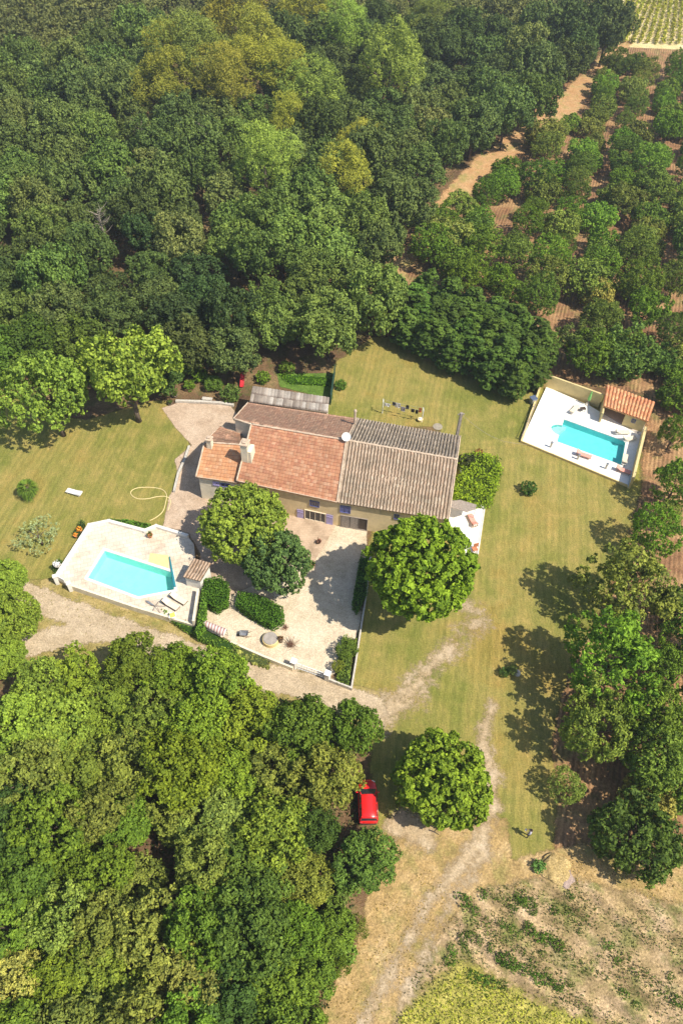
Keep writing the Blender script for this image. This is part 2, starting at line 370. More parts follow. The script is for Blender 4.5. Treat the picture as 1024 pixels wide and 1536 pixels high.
for t_ in tr:
    a,b,c=[Vector((*ap[i],0)) for i in t_]; ft.append(t_ if (b-a).cross(c-a).z>0 else t_[::-1])
me=mesh_np('ground',[(p[0],p[1],0) for p in ap],ft,
    soil('woodland_soil',[(.3,(.10,.06,.035)),(.5,(.17,.105,.055)),(.7,(.27,.19,.09))],.2,5,.6,patches=[(.5,.5,.62,(.09,.10,.03),.7)]))
struct(link('ground',me))
_r0=G(845,488)[:2]; _r1=G(940,92)[:2]; OA=math.atan2((_r1-_r0)[0],(_r1-_r0)[1])
sheet('orchard_soil',[(1200,-60),(905,-60),(925,80),(860,110),(760,200),(690,270),(640,350),(590,400),(575,500),(610,540),(820,570),(970,590),(960,740),(900,900),(840,1020),(800,1100),(800,1200),(820,1290),(1200,1330)],.004,.8,1.2,
    soil('orchard_soil',[(.3,(.17,.085,.045)),(.5,(.30,.17,.085)),(.7,(.42,.27,.13))],.25,5,.6,(.5,.6),patches=[(.35,.52,.64,(.16,.16,.05),.6)],furrow=(OA,.5,.6)))
LM=lawn_mat('dry_lawn')
sheet('lawn',[(-420,440),(-60,545),(0,562),(60,620),(130,630),(225,602),(245,600),(262,612),(280,650),(286,672),(272,700),(262,740),(250,775),(240,800),(150,800),(100,900),(40,885),(-420,900)],.008,.3,.5,LM)
sheet('lawn',[(500,545),(560,505),(600,505),(820,585),(960,600),(960,735),(945,790),(905,900),(850,1010),(825,1120),(838,1200),(825,1290),(760,1340),(700,1370),(560,1400),(555,1100),(528,1030),(540,900),(560,780),(660,700),(660,640),(480,640),(485,590)],.008,.35,1.4,LM)
sheet('roadside_grass',[(-200,830),(40,870),(80,868),(110,884),(290,945),(440,1005),(560,1035),(600,1060),(560,1100),(400,1060),(200,1010),(-200,1010)],.0085,.3,.6,
    soil('verge_grass',[(.3,(.20,.17,.05)),(.5,(.32,.25,.09)),(.7,(.44,.33,.16))],.6,7,.6,(.4,.8),patches=[(.7,.52,.64,(.15,.17,.04),.6)]))
sheet('vineyard_soil',[(895,-60),(1300,-60),(1300,78),(1024,75),(925,70),(905,20)],.010,1.,1.2,
    soil('vineyard_soil',[(.3,(.55,.44,.20)),(.5,(.64,.52,.26)),(.7,(.70,.60,.36))],.3,4,.5,(.3,.4)))
sheet('lush_grass',[(415,560),(500,560),(498,600),(420,580)],.012,.25,.5,soil('lush_grass',[(.3,(.07,.13,.02)),(.7,(.14,.22,.04))],.8,6,.6,(.4,1.2)))
straw=soil('straw_soil',[(.28,(.27,.19,.075)),(.5,(.40,.27,.115)),(.72,(.50,.36,.19))],.3,6,.6,(.5,.7),patches=[(.4,.5,.62,(.22,.20,.06),.6)],furrow=(R_(34),.5,.14))
sheet('stubble_field',[(590,1225),(700,1215),(760,1230),(770,1290),(840,1270),(1200,1250),(1200,1800),(400,1800),(470,1536),(540,1400),(560,1300)],.012,.35,.9,straw)
sheet('weedy_field',[(720,1335),(830,1310),(1200,1400),(1200,1800),(590,1800),(610,1500),(660,1400)],.016,.35,1.2,
    soil('weedy_soil',[(.3,(.22,.17,.07)),(.5,(.36,.255,.13)),(.7,(.46,.33,.20))],.45,6,.7,(.5,.7),patches=[(.5,.5,.62,(.14,.16,.04),.7)],furrow=(R_(-51),1.7,.6)))
sheet('crop_field',[(690,1440),(800,1500),(950,1560),(1100,1700),(600,1800),(590,1520)],.020,.3,2.2,
    soil('crop_soil',[(.3,(.24,.23,.05)),(.7,(.46,.40,.10))],.8,7,.7,(.45,1)))
strip('forest_track',[[(932,62,2.2),(905,97,2.3),(870,135,2.8),(830,180,3.2),(785,208,3.0),(730,245,2.6),(685,290,2.2),(645,345,2.2),(600,398,1.8),(588,430,1.3)]],.012,.5,1.6,
    soil('sandy_track',[(.3,(.40,.22,.10)),(.5,(.48,.29,.14)),(.7,(.54,.37,.19))],.3,5,.5,(.6,.5),patches=[(.3,.5,.62,(.26,.24,.07),.7)]))
pale=soil('pale_dirt',[(.3,(.38,.27,.15)),(.5,(.45,.34,.21)),(.7,(.52,.41,.28))],.5,7,.5,(1.3,.5,.55,.35))
strip('dirt_track',[[(697,905,.4),(715,935,.7),(680,965,.5),(640,1010,.7),(600,1055,1.2),(565,1072,1.1)]],.0165,.3,1.8,pale)
strip('footpath',[[(738,1060,.4),(722,1110,.6),(738,1160,.6),(738,1215,.6),(718,1262,.6),(690,1300,.7),(650,1345,.35),(610,1415,.35),(565,1500,.4),(520,1590,.4)],[(725,1280,.5),(700,1320,.4),(665,1370,.25),(632,1440,.25),(600,1510,.3),(570,1580,.3)],[(600,1238,1.2),(640,1260,.8)]],.024,.2,.8,pale)
gravel=lambda n,ms:soil(n,[(.3,(.49,.40,.27)),(.5,(.59,.495,.355)),(.7,(.65,.56,.42))],.35,8,.45,ms)
strip('gravel_road',[[(-120,835,1.2),(40,890,1.2),(110,920,1.3),(190,950,1.3),(300,990,1.4),(400,1014,1.4),(480,1034,1.4),(560,1064,1.2)],[(-60,990,1.2),(60,962,1.4),(160,945,1.2)]],.020,.3,.8,soil('road_gravel',[(.3,(.38,.29,.18)),(.5,(.46,.36,.24)),(.7,(.53,.42,.29))],.35,7,.5,(.9,.6)))
sheet('gravel_yard',[(425,775),(550,797),(548,870),(541,930),(525,990),(505,1008),(490,1018),(440,1002),(345,962),(305,940),(308,905),(350,850),(400,800)],.024,.2,.4,gravel('yard_gravel',(.3,.8)))
sheet('rear_gravel',[(243,612),(268,604),(345,608),(372,640),(372,720),(420,790),(420,860),(330,900),(305,900),(300,830),(283,800),(245,790),(254,745),(268,715),(262,690),(288,668),(262,640)],.0245,.25,.4,
    soil('rear_gravel',[(.3,(.40,.29,.20)),(.5,(.48,.36,.26)),(.7,(.55,.43,.32))],.4,8,.45,(.3,.8)))
struct(MB().prism([g2(435,772),g2(505,786),g2(482,826),g2(466,850),g2(400,820)],.0,.05).build('entrance_paving',paving_mat('pink_paving',(.50,.37,.26),(.45,.33,.23),.3,.8,R_(-10))))
# ------------------------------------------------------------------ foliage
def fib(n,rg,zmin=-1.):
    i=np.arange(n*3)+.5; ph=np.pi*(1+5**.5)*i; z=1-2*i/len(i); r=np.sqrt(1-z*z)
    D=np.stack([r*np.cos(ph),r*np.sin(ph),z],-1); D=D[z>zmin]; k=rg.permutation(len(D))[:n] if len(D)>n else np.arange(len(D)); D=D[np.sort(k)]
    D=D+rg.normal(0,.06,D.shape); return D/np.linalg.norm(D,axis=1)[:,None]
def rdir(n,rg): d=rg.normal(size=(n,3)); return d/np.linalg.norm(d,axis=1)[:,None]
def lobes(D,rg,k=5):
    f=np.zeros(len(D))
    for _ in range(k):
        a=rdir(1,rg)[0]; f+=np.cos((D@a)*rg.uniform(2,5)+rg.uniform(0,6))
    return f/k
def leaves(P,Nn,size,rg,wild=.6,asp=.62,up=.3,fold=.18,v=None):
    """one folded kite per leaf spray at P facing roughly Nn"""
    n=len(P); nn=Nn*.8+np.array([0,0,up])+rg.normal(0,wild,(n,3)); nn/=np.linalg.norm(nn,axis=1)[:,None]
    t=np.cross(nn,rdir(n,rg)); t/=np.linalg.norm(t,axis=1)[:,None]+1e-9; b=np.cross(nn,t)
    s=(size*rg.uniform(.65,1.35,n))[:,None]*.5
    V=np.stack([P-t*s-nn*s*fold,P-b*s*asp+nn*s*fold*.6,P+t*s-nn*s*fold*1.4,P+b*s*asp+nn*s*fold*.6],1).reshape(-1,3)
    Fc=np.arange(4*n).reshape(n,4)
    return V,Fc,(rg.uniform(0,1,n) if v is None else np.clip(v+rg.normal(0,.22,n),0,1))
def crown(seed,R,Hz,nl,lr,leaf,per,zmin=-.55,amp=.22,inner=.5,wild=.6,asp=.62,flat=1.,droop=0,up=.3,cone=0,tuft=8):
    rg=np.random.default_rng(seed); D=fib(nl,rg,zmin); rf=.80+amp*lobes(D,rg)+rg.uniform(-.07,.07,len(D))
    Cn=D*rf[:,None]*np.array([R,R,Hz])
    if cone: 
        k=1-cone*np.clip((Cn[:,2]/Hz+1)/2,0,1); Cn[:,0]*=k; Cn[:,1]*=k
    ni=int(nl*inner); Din=rdir(ni,rg); Cn=np.vstack([Cn,Din*rg.uniform(.25,.62,(ni,1))*np.array([R,R,Hz])]); D=np.vstack([D,Din])
    Ps=[];Ns=[];Vv=[]
    L=lr*rg.uniform(.65,1.3,len(Cn)); tone=rg.uniform(.15,.85,len(Cn))
    for i in range(len(Cn)):
        k=int(per*(L[i]/lr)**2); k=k if i<len(Cn)-ni else int(k*.7)
        m=max(3,int(k/tuft)); d=rdir(m,rg)+D[i]*.55+np.array([0,0,.15]); sr=L[i]*(1-.5*rg.random((m,1))**2); pick=rg.integers(0,m,k)
        tw=rg.uniform(.75,1.25,m); d=d[pick]+rg.normal(0,.20,(k,3)); d/=np.linalg.norm(d,axis=1)[:,None]
        r=sr[pick]*tw[pick][:,None]*(1-.3*rg.random((k,1))**2)
        p=Cn[i]+d*r*np.array([1,1,flat]); p[:,2]-=droop*np.hypot(d[:,0],d[:,1])*L[i]
        Ps.append(p);Ns.append(d);Vv.append(np.full(k,tone[i]*.6+.2))
    V,Fc,a=leaves(np.vstack(Ps),np.vstack(Ns),leaf,rg,wild,asp,up,v=np.concatenate(Vv))
    return V,Fc,a
def trunk(seed,H,r,limbs=5,spread=.5):
    rg=random.Random(seed); b=MB(); top=Vector((rg.uniform(-.2,.2),rg.uniform(-.2,.2),H*.62))
    b.tube([(0,0,-.1),(0.03,0,H*.12),top*.5,top],[r*1.35,r,r*.8,r*.5],8)
    for i in range(limbs):
        a=2*math.pi*i/limbs+rg.uniform(-.3,.3); z0=H*rg.uniform(.25,.5); L=H*spread*rg.uniform(.6,1)
        p0=Vector((0,0,z0)); p1=p0+Vector((math.cos(a)*L*.4,math.sin(a)*L*.4,L*.35)); p2=p0+Vector((math.cos(a)*L*.8,math.sin(a)*L*.8,L*.62))
        b.tube([p0,p1,p2],[r*.45,r*.32,r*.12],6)
    return b
PROTO={}
def proto(kind,seed,R,Hz,zc,ht,r,**k):
    V,Fc,a=crown(seed,R,Hz,**k); V=V+np.array([0,0,zc])
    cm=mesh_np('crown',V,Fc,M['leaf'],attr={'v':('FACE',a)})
    tb=trunk(seed,ht,r); tm=bpy.data.meshes.new('trunk'); tm.from_pydata(tb.v,[],tb.f); tm.materials.append(M['bark']); tm.polygons.foreach_set('use_smooth',[True]*len(tm.polygons))
    PROTO.setdefault(kind,[]).append((cm,tm,R))
for s in range(5):   # broad oaks: clumped
    proto('oak',100+s,3.7,2.9,4.3,6.6,.2,nl=46+4*s,lr=.95,leaf=.33,per=190,amp=.42,zmin=-.5,wild=.55)
for s in range(3):   # finer, smaller clumps
    proto('holm',120+s,3.5,2.9,4.2,6.4,.2,nl=95,lr=.66,leaf=.28,per=100,amp=.38,zmin=-.45,wild=.6)
for s in range(4):   # ragged open crowns
    proto('ragged',130+s,3.6,2.8,4.0,6.2,.2,nl=62,lr=.70,leaf=.30,per=120,amp=.55,zmin=-.8,wild=.6,asp=.5)
for s in range(3):   # pines: smooth rounded plumes
    proto('pine',140+s,3.1,3.4,5.4,8.5,.22,nl=36,lr=1.0,leaf=.26,per=260,amp=.34,zmin=-.3,asp=.28,wild=.8,flat=.8,up=.6)
for s in range(4):   # orchard trees, shrubby to the ground
    proto('orchard',160+s,2.7,2.0,2.15,3.6,.12,nl=70,lr=.60,leaf=.24,per=100,amp=.20,zmin=-.8,wild=.6)
for s in range(3):   # spiky ascending shoots
    proto('loose',180+s,2.9,2.5,3.0,4.8,.14,nl=110,lr=.48,leaf=.24,per=60,amp=.26,zmin=-.6,wild=.7,asp=.4)
proto('ball',201,5.9,4.5,7.9,9.5,.3,nl=430,lr=.56,leaf=.40,per=56,amp=.10,zmin=-.75,inner=.6,wild=.5,asp=.72)
proto('lime',202,4.9,3.7,4.6,6.5,.28,nl=340,lr=.58,leaf=.28,per=70,amp=.06,zmin=-.62,inner=.6,wild=.5)
proto('dark',203,3.9,3.0,4.1,6.,.25,nl=110,lr=.70,leaf=.29,per=130,amp=.24,zmin=-.6,inner=.6,wild=.6)
proto('lone',204,4.25,3.0,3.7,5.6,.25,nl=170,lr=.62,leaf=.32,per=100,amp=.17,zmin=-.7,inner=.6,wild=.55,asp=.68)
for s in range(3):
    proto('conifer',220+s,2.2,3.6,3.5,6.5,.18,nl=150,lr=.55,leaf=.40,per=46,amp=.34,zmin=-.8,wild=.35,asp=.42,flat=.4,droop=.3,up=.9,cone=.3)
proto('olive',230,1.9,1.15,1.3,2.4,.1,nl=60,lr=.33,leaf=.2,per=26,amp=.35,zmin=-.7,inner=.2,wild=.9,asp=.3)
for s in range(3):
    proto('weed',240+s,.8,.35,.28,.4,.02,nl=16,lr=.26,leaf=.15,per=22,amp=.5,zmin=-.2,wild=.8)
proto('bush',231,.8,.6,.6,1.,.05,nl=24,lr=.28,leaf=.17,per=50,amp=.2,zmin=-.8,wild=.6)
def tree(kind,loc,size,color,label,name,cat,group,hscale=1.,var=None,rz=None):
    P=PROTO[kind]; cm,tm,R=P[random.randrange(len(P)) if var is None else var]
    t=thing(name,(loc[0],loc[1],0),label,cat,group,random.uniform(0,6.28) if rz is None else rz); k=size/R
    t.scale=(k,k,k*hscale)
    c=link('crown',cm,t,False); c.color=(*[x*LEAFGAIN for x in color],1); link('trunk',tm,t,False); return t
def place(kind,px,py,rpx,color,label,name,cat,group=None,hs=1.,zc=None):
    """centre of the crown as seen, and its half-width, in photo pixels"""
    sz=rpx*(1/ (F/ (np.linalg.norm(G(px,py,3)-CP)*1.0)))
    sz*=.97; zc0={'ragged':1.1,'oak':1.16,'holm':1.2,'pine':1.74,'orchard':.8,'loose':1.03,'ball':1.34,'lime':.94,'dark':1.05,'lone':.87,'conifer':1.6,'olive':.68,'bush':.75,'weed':.3}[kind]*sz*hs
    p=G(px,py,zc0 if zc is None else zc); return tree(kind,p,sz,color,label,name,cat,group,hs)
OAKD=(.045,.072,.020);OAKM=(.070,.110,.024);OAKB=(.098,.138,.028);OLV=(.105,.132,.042);PIN=(.140,.148,.038);DRK=(.032,.060,.020);PAL=(.185,.190,.070);YG=(.106,.150,.036)
LEAFGAIN=2.0
def jit(c,a=.14):
    c=(c[0]*1.06,c[1]*1.02,c[2]*.80); k=random.uniform(1-a,1+a); return tuple(x*k*random.uniform(.95,1.05) for x in c)
def inpoly(x,y,P):
    r=False;n=len(P)
    for i in range(n):
        a=P[i];b=P[(i+1)%n]
        if (a[1]>y)!=(b[1]>y) and x<(b[0]-a[0])*(y-a[1])/(b[1]-a[1])+a[0]: r=not r
    return r
# --- the wood behind the house: jittered rows, counted from the sandy track
FOR=[(-60,-40),(915,-40),(925,60),(895,88),(850,118),(795,168),(745,205),(700,243),(655,290),(625,335),(585,385),(570,430),(560,470),(510,525),(455,524),(400,525),(330,560),(270,545),(130,505),(30,500),(-60,500)]
pines=[(300,110,42),(355,70,38),(340,150,36),(270,95,34),(455,45,30),(520,75,32),(585,135,40),(470,155,38),(430,130,32),(400,265,42),(515,265,36),(390,90,34),(250,150,34),(545,215,30),(640,40,26),(440,180,30),(365,120,36)]
woodlab={'pine':'yellow-green pine','oak':'clumpy green oak','holm':'dark fine-leaved holm oak'}
far=[];nforest=0
y=76.;row=0
while y<232:
    d=math.hypot(y,CH); sp=7.0+ (y-76)*.012; row+=1; xs=[]
    x=-130+ (row%2)*sp/2
    while x<130:
        wx=x+random.uniform(-1.3,1.3); wy=y+random.uniform(-1.3,1.3); px,py=Pj((wx,wy,4.5))
        if inpoly(px,py,FOR): xs.append((wx,wy,px,py))
        x+=sp
    xs.sort(key=lambda q:-q[0]); n=0
    for (wx,wy,px,py) in xs:
        if any(math.hypot(px-a,(py-b)*1.3)<r*.8 for a,b,r in pines) : continue
        if py<55 or (px<130 and py<105): far.append((wx,wy,px,py)); continue
        n+=1
        if py<300: kind='holm' if random.random()<.55 else 'oak'
        else: kind='oak' if random.random()<.7 else 'holm'
        if 350<px<560 and py>300: c=jit(random.choice([OAKB,OAKM,(.085,.135,.028)])); q='bright green'
        elif px<350 and py>330: c=jit(random.choice([OAKD,(.056,.080,.024),DRK if px>120 else OAKM])); q='dark green'
        elif py<140 and px>400: c=jit(random.choice([OAKD,(.058,.085,.026)])); q='blackish-green'
        else: c=jit(random.choice([OAKM,(.060,.095,.026),(.075,.105,.030)])); q='mid-green'
        if random.random()<.07: c=jit(OLV); q='olive-tinted'
        gm=.299*c[0]+.587*c[1]+.114*c[2]; c=tuple((x*.84+gm*.16)*.92 for x in c)
        tree(kind,(wx,wy),sp*random.uniform(.45,.62),c,'%s oak, %s row behind the house, %s from the sandy track'%(q,ordn(row),ordn(n)),'oak_tree','tree','oaks of the wood behind the house',random.uniform(.85,1.4)); nforest+=1
    y+=sp*.88
pos=['tallest','slender','broad','low','bushy','leaning','thin-topped']
for i,(a,b,r) in enumerate(sorted(pines,key=lambda q:q[1])):
    place('pine',a,b,r*.95,jit(PIN if i%3 else (.10,.13,.04)),'yellow-green pine rising above the oaks, %s of the pines counted down from the far edge'%ordn(i+1),'pine_tree','tree','pines standing in the wood',random.uniform(.95,1.15),zc=7)
# far end of the wood reads as one mass
rg=np.random.default_rng(77); VV=[];FF=[];AA=[];o=0
for (wx,wy,px,py) in far:
    V,Fc,a=crown(int(rg.integers(1e6)),4.2,3.4,nl=34,lr=1.15,leaf=.50,per=95,zmin=-.4,amp=.35,inner=.2)
    VV.append(V*rg.uniform(.85,1.2)+np.array([wx,wy,4.4])); FF.append(Fc+o); AA.append(np.clip(a*.6+rg.uniform(0,.4),0,1)); o+=len(V)
if VV:
    me=mesh_np('far_woodland',np.vstack(VV),np.vstack(FF),M['leaf'],attr={'v':('FACE',np.concatenate(AA))}); ob=link('far_woodland',me); ob.color=(.17,.185,.07,1)
    tag(ob,'far end of the wood where the tree crowns merge into one canopy','woodland',kind='stuff')
# dead trees among the oaks
def dead_tree(px,py,h,label,seed):
    p=G(px,py,h*.75); t=thing('dead_tree',(p[0],p[1],0),label,'tree'); rg=random.Random(seed); b=MB()
    base=Vector((p[0],p[1],0)); b.tube([base,base+Vector((.2,.1,h*.5)),base+Vector((0,.3,h))],[.28,.2,.05],7); br=MB()
    for i in range(34):
        z=rg.uniform(.45,1.)*h; a=rg.uniform(0,6.28); L=rg.uniform(.8,2.0)
        q0=base+Vector((0,0,z)); q1=q0+Vector((math.cos(a)*L*.6,math.sin(a)*L*.6,L*.35)); q2=q0+Vector((math.cos(a+.3)*L,math.sin(a+.3)*L,L*.75)); br.tube([q0,q1,q2],[.05,.035,.012],4)
    b.build('trunk',M['deadwood'],t); br.build('bare_branches',M['deadwood'],t)
dead_tree(150,335,8.5,'bare greyish dead oak with a broken crown in the dark wood',1)
dead_tree(215,205,9,'brown dead tree beside the pines, bare branches upright',2)
dead_tree(308,210,9,'pale bare trunk poking out below the pine group',3)
# --- orchard east of the track: rows run away towards the vineyard
ORC=[(925,92),(1090,75),(1090,800),(1010,640),(1000,600),(960,575),(905,570),(850,545),(840,500),(800,480),(740,460),(690,440),(640,425),(605,410),(625,370),(660,335),(700,295),(745,262),(790,225),(850,180),(880,130)]
r0=G(845,488)[:2]; r1=G(940,92)[:2]; u=(r1-r0)/np.linalg.norm(r1-r0); vv=np.array([u[1],-u[0]])
rowno=0
for i in range(-8,12):
    off=(i+.5)*6.4; ps=[]
    t=-40.
    while t<190:
        wx,wy=r0+u*t+vv*off; wx+=random.uniform(-1.9,1.9); wy+=random.uniform(-1.9,1.9); px,py=Pj((wx,wy,2.2))
        if inpoly(px,py,ORC): ps.append((wx,wy,px,py))
        t+=5.2+(t>110)*.8
    if not ps: continue
    rowno+=1; ps.sort(key=lambda q:-q[1])
    for n,(wx,wy,px,py) in enumerate(ps):
        q=random.random(); kind='loose' if q<.45 else ('orchard' if q<.85 else 'holm')
        cc=random.choice([OAKM,(.072,.125,.026),(.085,.145,.032),(.060,.095,.026),(.082,.115,.034),OLV]); 
        if random.random()<.08: cc=OLV
        lb={0:'mid-green',1:'fresh green',2:'bright green',3:'dark green',4:'grey-green',5:'olive'}[[OAKM,(.072,.125,.026),(.085,.145,.032),(.060,.095,.026),(.082,.115,.034),OLV].index(cc)]
        sz=random.triangular(1.8,3.7,2.6)*(1.08 if py>200 else .98)
        tree(kind,(wx,wy),sz,jit(cc),'%s orchard tree, %s row from the wood, %s tree down from the vineyard'%(lb,ordn(rowno),ordn(n+1)),'orchard_tree','tree','orchard trees planted in rows',random.uniform(.85,1.05))
for i,(a,b,r,c,kd,q) in enumerate([(897,440,27,PAL,'orchard','pale silvery round orchard tree among darker green ones'),(873,515,33,(.065,.085,.03),'holm','dark rounded tree just above the pool house wall'),(935,530,45,(.055,.095,.028),'orchard','large dark green tree behind the pool house roof'),(1000,540,26,(.06,.10,.03),'orchard','small tree at the photo edge beyond the pool house'),
    (575,428,9,OAKM,'bush','little bush beside the sandy track at the hedge end'),(798,213,9,OAKM,'bush','single small bush in the middle of the sandy track')]):
    place(kd,a,b,r,jit(c,.05),q,'orchard_tree' if r>12 else 'bush','tree' if r>12 else 'bush','orchard trees planted in rows' if r>12 else None)
# --- trees along the east side of the lawn
EAST=[(1020,725,34,OAKM,'loose','feathery tree just below the pool house wall corner'),(988,800,34,(.085,.15,.03),'loose','bright small tree, first of the line beside the lawn'),
 (950,872,56,OLV,'ragged','wide olive-green tree overhanging the lawn below the small bright one'),(1015,905,30,OAKD,'ragged','dark tree behind the wide olive-green tree'),
 (930,985,62,(.085,.135,.026),'ragged','largest bright green tree beside the lawn'),(1008,1000,36,OAKM,'ragged','mid-green tree behind the largest bright green tree'),
 (902,1088,48,(.095,.125,.036),'ragged','leaning pale green tree reaching furthest onto the lawn'),(985,1075,40,OAKM,'holm','tree behind the leaning pale green tree'),
 (990,1140,42,(.075,.105,.03),'holm','grey-green tree above the pale bushy one'),(858,1180,24,(.12,.145,.05),'loose','sparse sapling with airy crown on the lawn edge'),
 (978,1196,32,PAL,'orchard','pale bushy tree above the dark round one'),(960,1250,52,(.050,.085,.026),'orchard','dark green rounded tree at the end of the line, by the hay heap'),
 (1018,1275,18,OAKD,'orchard','small dark shrub beside the dark rounded tree'),(1060,1100,40,OAKM,'ragged','tree at the photo edge, level with the leaning tree'),(1050,960,40,OAKM,'ragged','tree at the photo edge, level with the largest bright tree'),
 (1018,650,24,OAKM,'loose','thin tree just outside the pool house wall'),(1005,770,20,OLV,'loose','narrow olive tree behind the first lawn-side tree'),(1030,1180,36,OAKM,'orchard','tree at the photo edge behind the pale bushy tree')]
for a,b,r,c,kd,q in EAST: place(kd,a-7,b,r*1.12,jit(c,.05),q,'lawn_edge_tree','tree','trees along the lawn edge',1.18)
# --- the grove south of the gravel road
GRV=[[(5,870,46,YG,'lime'),(18,925,44,YG,'lime'),(4,985,46,YG,'lime')],
 [(55,1030,54,YG,'holm'),(112,1012,44,OAKB,'holm'),(200,992,50,OAKM,'oak'),(262,1010,54,(.085,.13,.026),'oak'),(330,1020,50,(.09,.14,.03),'oak')],
 [(18,1100,52,YG,'oak'),(88,1090,56,YG,'oak'),(160,1065,52,(.08,.12,.028),'oak'),(228,1080,58,(.085,.12,.034),'holm'),(300,1085,56,OAKB,'oak'),(372,1085,54,OAKB,'oak'),(452,1095,58,(.075,.115,.028),'oak'),(525,1092,50,(.060,.10,.024),'oak')],
 [(50,1165,54,OLV,'holm'),(125,1160,56,(.085,.115,.03),'oak'),(200,1145,54,OLV,'oak'),(275,1155,58,OAKB,'oak'),(345,1165,58,(.10,.15,.03),'oak'),(420,1165,58,OLV,'oak'),(487,1165,52,(.115,.14,.04),'oak')],
 [(15,1240,50,DRK,'oak'),(80,1235,56,OAKM,'holm'),(148,1222,46,OLV,'holm'),(188,1235,42,OAKM,'oak'),(265,1230,44,OLV,'holm'),(335,1235,60,OLV,'oak'),(408,1240,56,YG,'oak'),(470,1245,42,(.04,.07,.022),'oak')],
 [(35,1312,54,(.055,.09,.022),'oak'),(100,1310,52,OAKM,'holm'),(160,1305,50,OAKM,'holm'),(215,1325,44,OLV,'oak'),(375,1315,60,(.055,.095,.024),'oak'),(310,1300,48,OLV,'oak'),(452,1320,48,(.10,.115,.034),'oak'),(545,1291,52,(.05,.09,.024),'oak')],
 [(25,1385,50,OAKM,'oak'),(90,1382,54,OLV,'holm'),(155,1392,52,(.1,.12,.04),'oak'),(225,1400,54,(.14,.155,.055),'holm'),(300,1395,56,OAKM,'oak'),(372,1395,62,(.05,.085,.024),'oak'),(445,1398,42,OAKM,'oak'),(497,1400,36,OAKM,'oak'),(530,1392,24,OLV,'loose')],
 [(25,1462,52,PAL,'holm'),(92,1470,56,OAKB,'oak'),(160,1462,52,YG,'oak'),(290,1470,52,(.135,.15,.055),'oak'),(350,1478,54,DRK,'oak'),(415,1475,56,OAKM,'oak'),(470,1460,38,(.07,.12,.028),'oak'),(503,1450,22,OAKM,'loose')],
 [(40,1545,54,OAKM,'oak'),(115,1540,56,OLV,'oak'),(200,1545,56,OLV,'holm'),(280,1550,58,OAKM,'oak'),(355,1550,54,DRK,'oak'),(425,1545,50,OAKM,'oak'),(470,1530,28,(.08,.13,.03),'loose')]]
rn=['topmost','second','third','fourth','fifth','sixth','seventh','eighth','lowest']
cn={YG:'bright yellow-green',OAKB:'bright green',OAKM:'mid-green',OLV:'olive-green',DRK:'very dark green',PAL:'pale grey-green'}
for i,rw in enumerate(GRV):
    for j,(a,b,r,c,kd) in enumerate(reversed(sorted(rw))):
        place(kd,a,b,r*random.uniform(.74,.92),jit(c,.10),'%s grove tree, %s row below the gravel road, %s from the field side'%(cn.get(c,'green'),rn[i],ordn(j+1)),'grove_tree','tree','trees of the grove below the gravel road',random.uniform(.85,1.35))
for k,(a,b,r,c) in enumerate([(445,1290,14,OAKM),(498,1360,16,OAKM),(470,1440,16,(.09,.13,.03)),(520,1430,14,(.09,.13,.03)),(515,1345,12,OLV),(18,1190,14,(.13,.17,.05))]):
    place('bush',a,b,r,c,'low shrub in a gap of the grove, %s counted from the red car'%ordn(k+1),'shrub','bush','shrubs in gaps of the grove')
# --- single trees round the house
place('lime',366,786,70,(.135,.182,.036),'rounded yellow-green tree against the house front, the paler of the two in the yard','garden_tree','tree')
place('dark',412,842,56,(.058,.092,.030),'dark green tree beside the rounded yellow-green tree in the yard','garden_tree','tree')
place('ball',630,852,88,(.112,.172,.024),'huge dense domed tree with large glossy leaves beside the barn','garden_tree','tree')
place('lone',664,1167,73,(.115,.170,.026),'bright green round tree alone on the grass beside the red car','garden_tree','tree')
place('holm',73,588,54,(.115,.165,.035),'light green tree on the lawn edge, the nearer to the palm','garden_tree','tree',None,1.25)
place('holm',192,562,60,(.13,.17,.034),'lighter yellowish tree on the lawn edge, nearer the house','garden_tree','tree',None,1.2)
place('oak',245,560,30,OAKD,'dark small tree between the yellowish tree and the rear gravel','garden_tree','tree')
place('oak',20,540,30,OAKM,'tree at the wood edge beside the light green lawn tree','garden_tree','tree')
for a,b,rr,q in ((-12,532,40,'dark tree in the wood edge at the photo border beside the left lawn'),(48,515,38,'dark tree directly behind the light green lawn tree nearer the palm'),(118,512,38,'dark tree in the gap behind the two light lawn trees'),(150,560,24,'small dark tree squeezed between the two light lawn trees'),(268,545,26,'small dark tree at the wood edge behind the rear gravel')):
    place('oak',a,b,rr,jit(OAKD,.1),q,'oak_tree','tree','oaks of the wood behind the house')
for a,b,rr,q in ((395,566,11,'rounded shrub just behind the lean-to roof'),(300,562,12,'shrub in shade above the stone bench'),(283,578,9,'low shrub beside the dark pots of the rear gravel'),(430,552,12,'shrub between the lush weeds and the wood')):
    place('bush',a,b,rr,jit(OAKM,.1),q,'shrub','bush')
place('olive',58,803,31,(.17,.20,.11),'silvery olive shrub on the lawn','olive_tree','tree')
place('bush',793,732,12,(.045,.09,.022),'small dark green bush alone on the dry lawn','bush','bush')
place('bush',345,590,15,(.07,.11,.03),'clipped round bush beside the rear gravel','bush','bush')
place('bush',511,577,9,(.06,.10,.02),'small bush at the corner of the hedge fence and lawn','bush','bush')
place('loose',518,975,18,(.085,.13,.028),'tall shrub beside the gate pillar','bush','bush')
place('loose',507,1000,11,(.13,.15,.03),'yellowish low shrub at the gate pillar foot','bush','bush')
place('orchard',320,575,14,OAKM,'shrub at the wood edge above the rear gravel','bush','bush')
